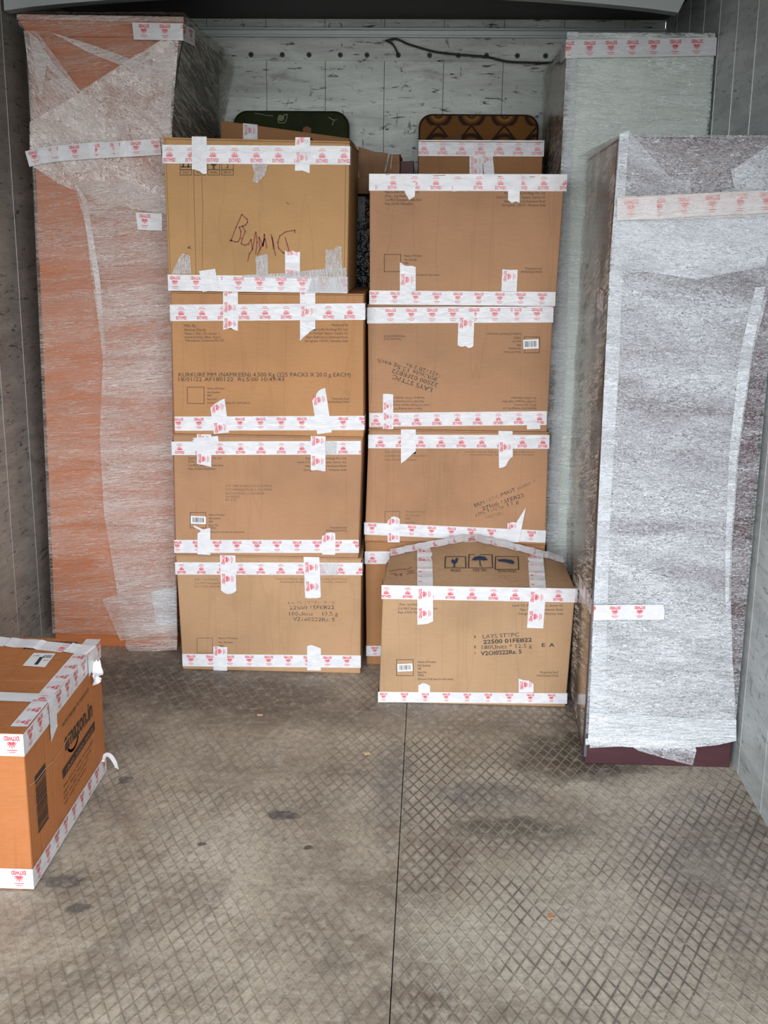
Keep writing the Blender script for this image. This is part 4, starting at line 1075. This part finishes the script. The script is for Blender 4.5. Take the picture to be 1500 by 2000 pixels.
mb = MB(); mb.hexa([(-1.136, 1.80), (-0.738, 1.80), (-0.712, 1.842), (-1.146, 1.842)], YL + 0.017, 4.11, M_DKDOOR); mb.build('top_panel', t)
mb = MB(); mb.add([(-0.777, YL + 0.02, 0.04), (-0.777, 4.08, 0.04), (-0.740, 4.08, 1.80), (-0.740, YL + 0.02, 1.80), (-0.774, YL + 0.02, 0.04), (-0.774, 4.08, 0.04), (-0.737, 4.08, 1.80), (-0.737, YL + 0.02, 1.80)],
                  [[4, 5, 6, 7], [0, 1, 5, 4], [2, 3, 7, 6], [0, 4, 7, 3], [1, 2, 6, 5]], M_DKDOOR); mb.build('dark_door', t)
FL = Face('Y', YL)
mb = MB()
from mathutils import noise as mn
def skin(mb, P, nu, nv, n, mat, amp=0.0016, seed=0):
    vs = []
    for j in range(nv + 1):
        for i in range(nu + 1):
            p = Vector(P(i / nu, j / nv)); q = Vector((p.x * 6, p.y * 6, p.z * 26)) + Vector((seed, 0, 0))
            vs.append(p + Vector(n) * (amp * (mn.noise(q) + 0.6 * mn.noise(q * 2.3) + 1)))
    fs = [[j * (nu + 1) + i, j * (nu + 1) + i + 1, (j + 1) * (nu + 1) + i + 1, (j + 1) * (nu + 1) + i] for j in range(nv) for i in range(nu)]
    mb.add(vs, fs, mat)
lerp = lambda a, b, u: a + (b - a) * u
def lx0(z): return -1.171 + 0.034 * min(z, 1.8) / 1.8 + (-0.022 if z > 1.82 else 0)
def lx1(z): return -0.774 + 0.037 * min(z, 1.8) / 1.8 + (0.042 * min(1.0, max(0.0, z - 1.56) / 0.26) ** 1.5)
skin(mb, lambda u, v: (lerp(lx0(lerp(0.045, 1.85, v)), lx1(lerp(0.045, 1.85, v)), u), YL - 0.012, lerp(0.045, 1.85, v)), 10, 90, (0, -1, 0), FILM_THIN)
skin(mb, lambda u, v: (lx1(lerp(0.045, 1.85, v)) + 0.002 + 0.002 * math.sin(u * 3.14), lerp(YL - 0.012, 4.12, u), lerp(0.045, 1.85, v)), 14, 90, (1, 0, 0), FILM_SIDE)
skin(mb, lambda u, v: (lerp(-1.157, -0.697, u), lerp(YL - 0.012, 4.12, v), 1.860), 8, 8, (0, 0, 1), FILM_THIN)
mb.build('stretch_film', t)
films(t, FL, [
    ([(50, 62), (60, 140), (64, 230), (62, 322), (110, 345), (190, 330), (236, 280), (160, 178), (150, 165), (75, 62)], FILM_DIAG),
    ([(62, 322), (62, 240), (165, 180), (332, 70), (340, 300), (338, 420), (260, 408), (205, 395), (120, 360)], FILM_UPPER),
    ([(160, 180), (268, 110), (352, 72), (338, 262), (240, 290)], FILM_UPPER),
    ([(60, 64), (78, 78), (112, 130), (150, 172), (140, 176), (96, 130), (84, 200), (74, 130)], FILM_DENSE),
    ([(105, 66), (190, 92), (262, 118), (330, 104), (256, 136), (180, 106)], FILM_DENSE),
    ([(262, 150), (300, 128), (345, 84), (342, 150), (334, 262), (318, 262), (326, 160), (300, 150)], FILM_DENSE),
    ([(39, 31), (362, 36), (362, 47), (39, 41)], FILM_MID),
    ([(150, 360), (172, 440), (184, 540), (196, 620), (206, 700), (200, 850), (208, 1000), (222, 1080), (238, 1180), (248, 1236), (350, 1255), (341, 860), (336, 400), (250, 350)], FILM_MID),
    ([(148, 350), (165, 392), (190, 545), (206, 690), (212, 690), (201, 545), (176, 392)], FILM_DENSE),
    ([(205, 1165), (345, 1120), (350, 1225), (240, 1245)], FILM_MID),
    ([(300, 1150), (349, 1140), (350, 1215), (310, 1215)], FILM_BRIGHT),
    ([(252, 1238), (350, 1240), (350, 1262), (300, 1265), (262, 1270), (250, 1255)], FILM_MID)], 0.016)
def face_tape(parent, face, pts, wpx, depth, lay=1, off=0.0, **kw):
    mb = MB(); w = wpx / FPX * depth
    P = [face.P(*face.p(*p), off) for p in pts]
    n = tuple(face.n); tape(mb, Strip(P, (0, 0, 1), [n] * (len(P) - 1), w), lay, **kw); mb.build('packing_tape', parent)
face_tape(t, FL, [(60, 312), (85, 306), (120, 301), (180, 296), (240, 293), (318, 288)], 29, 3.3, 1, off=0.028, flip=True, phase=0.022)
face_tape(t, FL, [(274, 432), (321, 434)], 32, 3.3, 1, off=0.028, flip=True, phase=0.02, e0=[0, 0.006])
mb = MB(); a_ = FL.P(*FL.p(265, 64), 0.028); b_ = FL.P(*FL.p(361, 66), 0.028)
tape(mb, Strip([a_, b_, (b_.x + 0.012, b_.y + 0.10, b_.z)], (0, 0, 1), [(0, -1, 0), (1, 0, 0)], 0.044), 1, flip=True, phase=0.03, e0=[-0.002, 0.002]); mb.build('packing_tape', t)

# ---- pale cabinet at the back right
YP = 3.385; xp0, xp1 = 0.371, 0.764
t = thing('wrapped_cabinet', 'tall pale grey film-wrapped cabinet at the back right behind the shorter cabinet', 'cabinet', (0.565, 3.75, 0.0), 'film-wrapped cabinets')
mb = MB(); mb.soft([(xp0, 0), (xp1, 0), (xp1, 1.812), (xp0, 1.812)], YP, 4.11, M_GREYBODY, 0.003); mb.build('cabinet_body', t)
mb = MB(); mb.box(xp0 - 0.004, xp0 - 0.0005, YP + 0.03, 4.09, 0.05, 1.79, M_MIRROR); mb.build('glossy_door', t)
mb = MB(); mb.box(xp0 - 0.003, xp0 + 0.003, YP - 0.003, YP + 0.012, 0.02, 1.80, M_DKEDGE); mb.build('edge_strip', t)
mb = MB()
skin(mb, lambda u, v: (lerp(xp0 - 0.002, xp1 + 0.002, u), YP - 0.006, lerp(0.05, 1.818, v)), 10, 90, (0, -1, 0), FILM_PALE, seed=4)
skin(mb, lambda u, v: (xp0 - 0.006 - 0.002 * math.sin(u * 3.14), lerp(YP - 0.006, 4.12, u), lerp(0.05, 1.818, v)), 14, 90, (-1, 0, 0), FILM_SIDE2, seed=4)
skin(mb, lambda u, v: (lerp(xp0, xp1, u), lerp(YP - 0.006, 4.12, v), 1.816), 8, 8, (0, 0, 1), FILM_PALE, seed=4, amp=0.004)
mb.build('stretch_film', t)
FP_ = Face('Y', YP)
films(t, FP_, [
    ([(1118, 118), (1150, 130), (1215, 240), (1190, 270), (1100, 330), (1096, 700), (1078, 700), (1102, 240)], FILM_PALE),
    ([(1260, 118), (1392, 116), (1384, 242), (1240, 244)], FILM_PALE),
    ([(1107, 64), (1128, 64), (1112, 420), (1104, 700), (1086, 1060), (1058, 1060), (1080, 560), (1096, 300)], FILM_BRIGHT),
    ([(1106, 66), (1394, 66), (1394, 82), (1106, 84)], FILM_PALE)], 0.011)
mb = MB(); a_ = FP_.P(*FP_.p(1104, 98), 0.018); b_ = FP_.P(*FP_.p(1396, 93), 0.018)
tape(mb, Strip([(a_.x - 0.002, a_.y + 0.10, a_.z), a_, b_], (0, 0, 1), [(-1, 0, 0), (0, -1, 0)], 0.047), 1, flip=True, phase=0.10 % 0.0585 + 0.006); mb.build('packing_tape', t)

# ---- maroon cabinet at the right, nearest
YW_ = 2.615; xw0, xw1 = 0.404, 0.762; ZW = 1.488
t = thing('wrapped_cabinet', 'maroon cabinet under silvery stretch film, shorter and nearest on the right', 'cabinet', (0.585, 2.99, 0.0), 'film-wrapped cabinets')
XWB = 0.030     # the side face stands slightly skew to the wall
mb = MB(); mb.hexa([(xw0, 0), (xw1, 0), (xw1, ZW), (xw0, ZW)], YW_, 3.36, M_MAROON, back=[(xw0 + XWB, 0), (xw1, 0), (xw1, ZW), (xw0 + XWB, ZW)]); mb.build('cabinet_body', t, 0.003)
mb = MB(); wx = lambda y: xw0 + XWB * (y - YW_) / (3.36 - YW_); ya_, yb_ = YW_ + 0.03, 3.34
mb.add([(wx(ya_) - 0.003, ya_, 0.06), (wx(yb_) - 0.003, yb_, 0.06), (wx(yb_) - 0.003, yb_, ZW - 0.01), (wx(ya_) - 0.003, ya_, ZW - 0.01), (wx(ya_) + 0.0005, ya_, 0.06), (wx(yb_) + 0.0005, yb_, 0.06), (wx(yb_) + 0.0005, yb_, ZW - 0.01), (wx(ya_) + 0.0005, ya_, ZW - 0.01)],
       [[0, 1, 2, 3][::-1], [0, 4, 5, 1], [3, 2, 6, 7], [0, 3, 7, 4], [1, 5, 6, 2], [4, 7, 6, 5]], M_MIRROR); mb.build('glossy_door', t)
mb = MB(); mb.box(xw0 - 0.003, xw0 + 0.003, YW_ - 0.003, YW_ + 0.010, 0.02, ZW - 0.005, M_DKEDGE); mb.build('edge_strip', t)
mb = MB()
skin(mb, lambda u, v: (lerp(xw0 - 0.002, xw1 + 0.003, u), YW_ - 0.006, lerp(0.085, ZW + 0.004, v)), 10, 90, (0, -1, 0), FILM_DARK, seed=9)
skin(mb, lambda u, v: (xw0 + XWB * u - 0.007 - 0.002 * math.sin(u * 3.14), lerp(YW_ - 0.006, 3.37, u), lerp(0.05, ZW + 0.004, v)), 14, 90, (-1, 0, 0), FILM_SIDE2, seed=9)
skin(mb, lambda u, v: (lerp(xw0, xw1, u), lerp(YW_ - 0.006, 3.37, v), ZW + 0.002), 8, 8, (0, 0, 1), FILM_SILVER, seed=9, amp=0.003)
mb.build('stretch_film', t)
FWR = Face('Y', YW_)
films(t, FWR, [
    ([(1208, 262), (1226, 256), (1312, 352), (1346, 352), (1348, 386), (1198, 396)], FILM_SILVER),
    ([(1425, 335), (1500, 283), (1510, 283), (1508, 384), (1346, 388), (1432, 368)], FILM_SILVER),
    ([(1209, 262), (1226, 262), (1218, 400), (1208, 700), (1190, 1000), (1178, 1440), (1147, 1440), (1166, 1000), (1190, 500)], FILM_BRIGHT),
    ([(1198, 430), (1508, 408), (1508, 455), (1490, 520), (1360, 545), (1255, 530), (1198, 515)], FILM_BRIGHT),
    ([(1196, 425), (1500, 400), (1508, 440), (1500, 560), (1466, 690), (1440, 880), (1426, 1060), (1424, 1180), (1428, 1300), (1433, 1440), (1150, 1455), (1168, 950), (1193, 480)], FILM_SILVER),
    ([(1164, 1190), (1420, 1210), (1430, 1320), (1434, 1400), (1434, 1440), (1300, 1450), (1146, 1440), (1152, 1330)], FILM_SILVER),
    ([(1150, 1385), (1434, 1400), (1434, 1440), (1300, 1450), (1146, 1440)], FILM_BRIGHT),
    ([(1490, 560), (1462, 690), (1436, 880), (1422, 1060), (1419, 1170), (1412, 1170), (1412, 1060), (1420, 880), (1440, 690), (1470, 560)], FILM_BRIGHT)], 0.011)
mb = MB(); skinm = FILM_SILVER      # torn bottom edge of the film hanging over the maroon plinth
patch(mb, FWR, [(1210, 1440), (1352, 1440), (1358, 1462), (1351, 1491), (1300, 1478), (1245, 1462)], FILM_SILVER, 0.012)
patch(mb, FWR, [(1142, 1438), (1433, 1430), (1431, 1443), (1400, 1450), (1365, 1454), (1300, 1458), (1142, 1450)], FILM_BRIGHT, 0.014)
mb.build('torn_film_edge', t)
face_tape(t, FWR, [(1202, 409), (1280, 406), (1340, 402), (1420, 398), (1510, 394)], 42, 2.5, 1, off=0.024, flip=True, phase=0.03, prints=True)
mb = MB(); a_ = FWR.P(*FWR.p(1158, 1190), 0.024); b_ = FWR.P(*FWR.p(1292, 1189), 0.024)
tape(mb, Strip([(a_.x - 0.004, a_.y + 0.25, a_.z), a_, b_], (0, 0, 1), [(-1, 0, 0), (0, -1, 0)], 0.038), 1, flip=True, phase=0.25 % 0.0585 - 0.01, e1=[0.001, 0.003, -0.001]); mb.build('packing_tape', t)
mb = MB()
patch(mb, FWR, [(1202, 430), (1202, 385), (1280, 382), (1500, 372), (1500, 422), (1280, 430)], FILM_MID, 0.030)
mb.build('film_over_tape', t)

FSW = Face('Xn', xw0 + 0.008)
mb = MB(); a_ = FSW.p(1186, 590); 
tape(mb, Strip([(wx(2.72) - 0.0045, 2.72, a_.y), (wx(2.86) - 0.0045, 2.86, a_.y + 0.004)], (0, 0, 1), [(-1, 0, 0)], 0.048), 1, flip=True, phase=0.03, e0=TORN, e1=TORN); mb.build('packing_tape', t)  # added piece standing in for tape reflected in the door

# =================================================================== NEAR ORANGE CARTON AT THE LEFT
YA, XA, ZA = 1.985, -0.768, 0.338
t = thing('cardboard_box', 'orange-brown carton with large black lettering on its side, at the front left', 'box', (-0.99, 2.245, 0.0), 'cartons with red and white tape')
xa0 = -1.215; Yend = 2.505
mb = MB(); mb.soft([(xa0, 0), (XA, 0), (XA, ZA - 0.004), (xa0, ZA - 0.004)], YA, Yend, CB[5], 0.004)
FS = Face('X', XA); FF = Face('Y', YA); FT = Face('Z', ZA)
INKA = plain('black_carton_print', (0.022, 0.018, 0.015), 0.55)
Zs = lambda pts: [(x / 7.143, 1340 + y / 7.143) for x, y in pts]
letter(mb, FS, 'amazon.in', *Zs([(905, 910), (1285, 410)]), 0.043, INKA, 0.001, bold=True)
sm = [FS.p(*p) for p in Zs([(945, 880), (975, 905), (1020, 880), (1062, 800), (1085, 700)])]
sm = [Vector((p[0], p[1])) for p in smooth([(q.x, q.y, 0) for q in sm], 5)]
stroke(mb, FS, [tuple(p) for p in sm], 0.006, INKA, 0.001, px=False)
p0, p1 = [FS.p(*p) for p in Zs([(875, 1300), (1320, 600)])]
d_ = (p1 - p0).normalized(); q_ = Vector((-d_.y, d_.x)) * 0.021
mb.poly([FS.P(*(p0), 0.001), FS.P(*(p1), 0.001), FS.P(*(p1 + q_), 0.001), FS.P(*(p0 + q_), 0.001)], INKA)
letter(mb, FS, '1800-3000-9009', tuple(p0 + d_ * 0.02 + q_ * 0.25), tuple(p1 - d_ * 0.02 + q_ * 0.25), 0.010, CB[5], 0.0018, px=False)
letter(mb, FS, 'FASTEST DELIVERY TO YOUR DOOR', *Zs([(870, 580), (1235, 60)]), 0.009, INKA, 0.001)
for k, ttl in enumerate(('This box is made of recycled', 'paper. Please reuse or recycle', 'after use. Do not accept if', 'the seal is broken')):
    a_ = p0 + Vector((0.0, -0.022 - 0.013 * k)); b_ = p1 + Vector((-0.02 - 0.02 * k, -0.022 - 0.013 * k)); letter(mb, FS, ttl, tuple(a_), tuple(b_), 0.006, INKA, 0.001, px=False)
# vertical barcode block near the front edge
c0 = FS.p(66, 1510); rnd = random.Random(4)
ya_, yb_ = 2.030, 2.092; z = 0.245
zb_ = FS.p(78, 1622).y
zt_ = FS.p(80, 1500).y
mb.poly([FS.P(ya_, zt_, 0.001), FS.P(yb_, zt_, 0.001), FS.P(yb_, zt_ - 0.018, 0.001), FS.P(ya_, zt_ - 0.018, 0.001)], INKA)
z = zt_ - 0.022
while z > zb_:
    hgt = rnd.choice([0.0015, 0.003, 0.0045]); mb.poly([FS.P(ya_, z, 0.001), FS.P(yb_, z, 0.001), FS.P(yb_, z - hgt, 0.001), FS.P(ya_, z - hgt, 0.001)], INKA); z -= hgt + rnd.choice([0.0014, 0.0022])
mb.build('carton_body', t)
f = MB(); f.box(xa0, XA + 0.001, YA - 0.001, (YA + Yend) / 2 - 0.001, ZA - 0.004, ZA, CB[5])
x = XA - 0.10
f.build('top_flap', t)
f = MB(); f.box(xa0, XA + 0.001, (YA + Yend) / 2 + 0.001, Yend + 0.001, ZA - 0.004, ZA, CB[5])
bx0, by0 = onZ(84, 1256, ZA); bx1, by1 = onZ(148, 1236, ZA)
k = 0; xx = -0.925
while xx < -0.815:
    wq = [0.004, 0.002, 0.006, 0.003][k % 4]; f.quad((xx, 2.43, ZA + 0.0006), (xx + wq, 2.43, ZA + 0.0006), (xx + wq, 2.485, ZA + 0.0006), (xx, 2.485, ZA + 0.0006), INKA); xx += wq + 0.0022; k += 1
f.build('top_flap', t)
def at_tape(pts, across, nr, w, **kw):
    mb = MB(); tape(mb, Strip(pts, across, nr, w), **kw); mb.build('packing_tape', t)
# round the top rim: front face -> side face
at_tape([(xa0, YA, ZA - 0.024), (XA, YA, ZA - 0.024), (XA, Yend, ZA - 0.020)], (0, 0, 1), [(0, -1, 0), (1, 0, 0)], 0.046, lay=1, flip=True, phase=0.425 % 0.0585, pitch=0.0585)
at_tape([(xa0, YA, 0.026), (XA, YA, 0.026), (XA, Yend, 0.024)], (0, 0, 1), [(0, -1, 0), (1, 0, 0)], 0.044, lay=1, flip=True, phase=0.01)
# rim tape turned over on to the top along the side edge
at_tape([(XA - 0.018, YA + 0.03, ZA), (XA - 0.014, Yend, ZA)], (1, 0, 0), [(0, 0, 1)], 0.034, lay=1, flip=True, phase=0.02)
# across the top
_, y1_ = onZ(50, 1363, ZA); _, y2_ = onZ(80, 1262, ZA)
at_tape([(xa0, y1_, ZA), (-0.9, y1_ - 0.002, ZA), (XA, y1_ - 0.004, ZA), (XA + 0.001, y1_ - 0.006, ZA - 0.075)], (0, 1, 0), [(0, 0, 1), (0, 0, 1), (1, 0, 0)], 0.044, lay=2, phase=0.02, wob=0.002, e1=[0.010, 0.0, -0.008])
at_tape([(xa0, y2_ + 0.03, ZA), (-0.97, y2_ + 0.012, ZA), (-0.90, y2_, ZA), (-0.82, y2_ - 0.016, ZA), (XA, y2_ - 0.028, ZA), (XA + 0.001, y2_ - 0.032, ZA - 0.05)], (0, 1, 0.1), [(0, 0, 1)] * 4 + [(1, 0, 0)], 0.045, lay=2, phase=0.03, wob=0.004, e1=[0.004, -0.004, 0.006])
at_tape([(xa0, 2.47, ZA), (-0.975, 2.475, ZA)], (0, 1, 0), [(0, 0, 1)], 0.05, lay=1, phase=0.02, e1=[0.004, -0.006])
# crumpled knot and curl of loose tape
mb = MB(); kx = XA + 0.004
pts = smooth([(kx, y2_ - 0.012, ZA - 0.030), (kx + 0.006, y2_ - 0.022, ZA - 0.046), (kx + 0.012, y2_ - 0.030, ZA - 0.058), (kx + 0.004, y2_ - 0.040, ZA - 0.066), (kx + 0.010, y2_ - 0.050, ZA - 0.058)], 4)
tape(mb, Strip(pts, (0.3, 0.6, 1), [(1, 0, 0.2)] * (len(pts) - 1), 0.024), 1, prints=False, e0=TORN, e1=TORN); mb.build('crumpled_tape_end', t)
mb = MB(); pts = smooth([(XA + 0.002, Yend - 0.035, 0.040), (XA + 0.006, Yend - 0.02, 0.050), (XA + 0.018, Yend - 0.022, 0.048), (XA + 0.030, Yend - 0.030, 0.036), (XA + 0.036, Yend - 0.036, 0.024)], 5)
n_ = len(pts)
tape(mb, Strip(pts, (0, 1, 0.6), [(0.2, -0.3, 1)] * (n_ - 1), 0.011), 1, prints=False, e1=[-0.006, 0.0, 0.004]); mb.build('loose_tape_end', t)
mb = MB(); stroke(mb, FS, Zs([(975, 670), (840, 890), (740, 1040), (640, 1130), (490, 1330), (400, 1390)]), 0.0022, plain('scratched_pale_paper', (0.55, 0.30, 0.16), 0.8), 0.0012); mb.build('scratch', t)
mb = MB(); pts = [FS.P(*FS.p(103, 1648), 0.003), FS.P(*FS.p(110, 1625), 0.012), FS.P(*FS.p(113, 1601), 0.020)]
tape(mb, Strip(pts, (0, 1, 0), [(1, 0, 0)] * 2, 0.010), 1, prints=False); mb.build('loose_tape_end', t)
# white paper label on the top
mb = MB()
lp = [onZ(*p, ZA) for p in ((66, 1276), (109, 1277), (88, 1304), (44, 1301))]
mb.poly([(x, y, ZA + 0.0012) for x, y in lp], WHITE)
FT2 = Face('Z', ZA)
letter(mb, FT2, 'SLC AWB', (64, 1283), (76, 1283), 0.007, INKA, 0.0018); letter(mb, FT2, 'ADVDEX', (82, 1286), (100, 1286), 0.016, INKA, 0.0018, bold=True)
letter(mb, FT2, '1', (67, 1299), (74, 1299), 0.045, INKA, 0.0018, bold=True); letter(mb, FT2, 'DEL 22', (84, 1292), (94, 1292), 0.006, INKA, 0.0018)
mb.build('shipping_label', t)

# =================================================================== SMALL THINGS ON THE FLOOR
def chip(label, px, py, l, w, mat, ang):
    x, y = onZ(px, py, 0); mb = MB(); ca, sa = math.cos(ang), math.sin(ang)
    pts = [(-l, -w), (l * 0.8, -w * 1.1), (l, w * 0.6), (-l * 0.9, w)]
    mb.slab([(x + a * ca - b * sa, y + a * sa + b * ca, 0.0006) for a, b in pts], (0, 0, 1), 0.002, mat)
    tag(mb.build('debris_scrap'), label, 'debris')
M_CHIP = plain('pale_wood_chip', (0.62, 0.42, 0.25), 0.7)
chip('tiny orange-brown scrap on the floor just left of the floor joint', 716, 1472, 0.008, 0.006, M_CHIP, 0.5)
chip('tiny pinkish scrap on the floor in front of the left stack', 508, 1397, 0.008, 0.003, plain('pinkish_scrap', (0.60, 0.35, 0.28), 0.6), 0.0)
chip('tiny orange scrap on the right-hand half of the floor', 1076, 1790, 0.004, 0.008, plain('orange_scrap', (0.5, 0.2, 0.08), 0.7), 0.2)
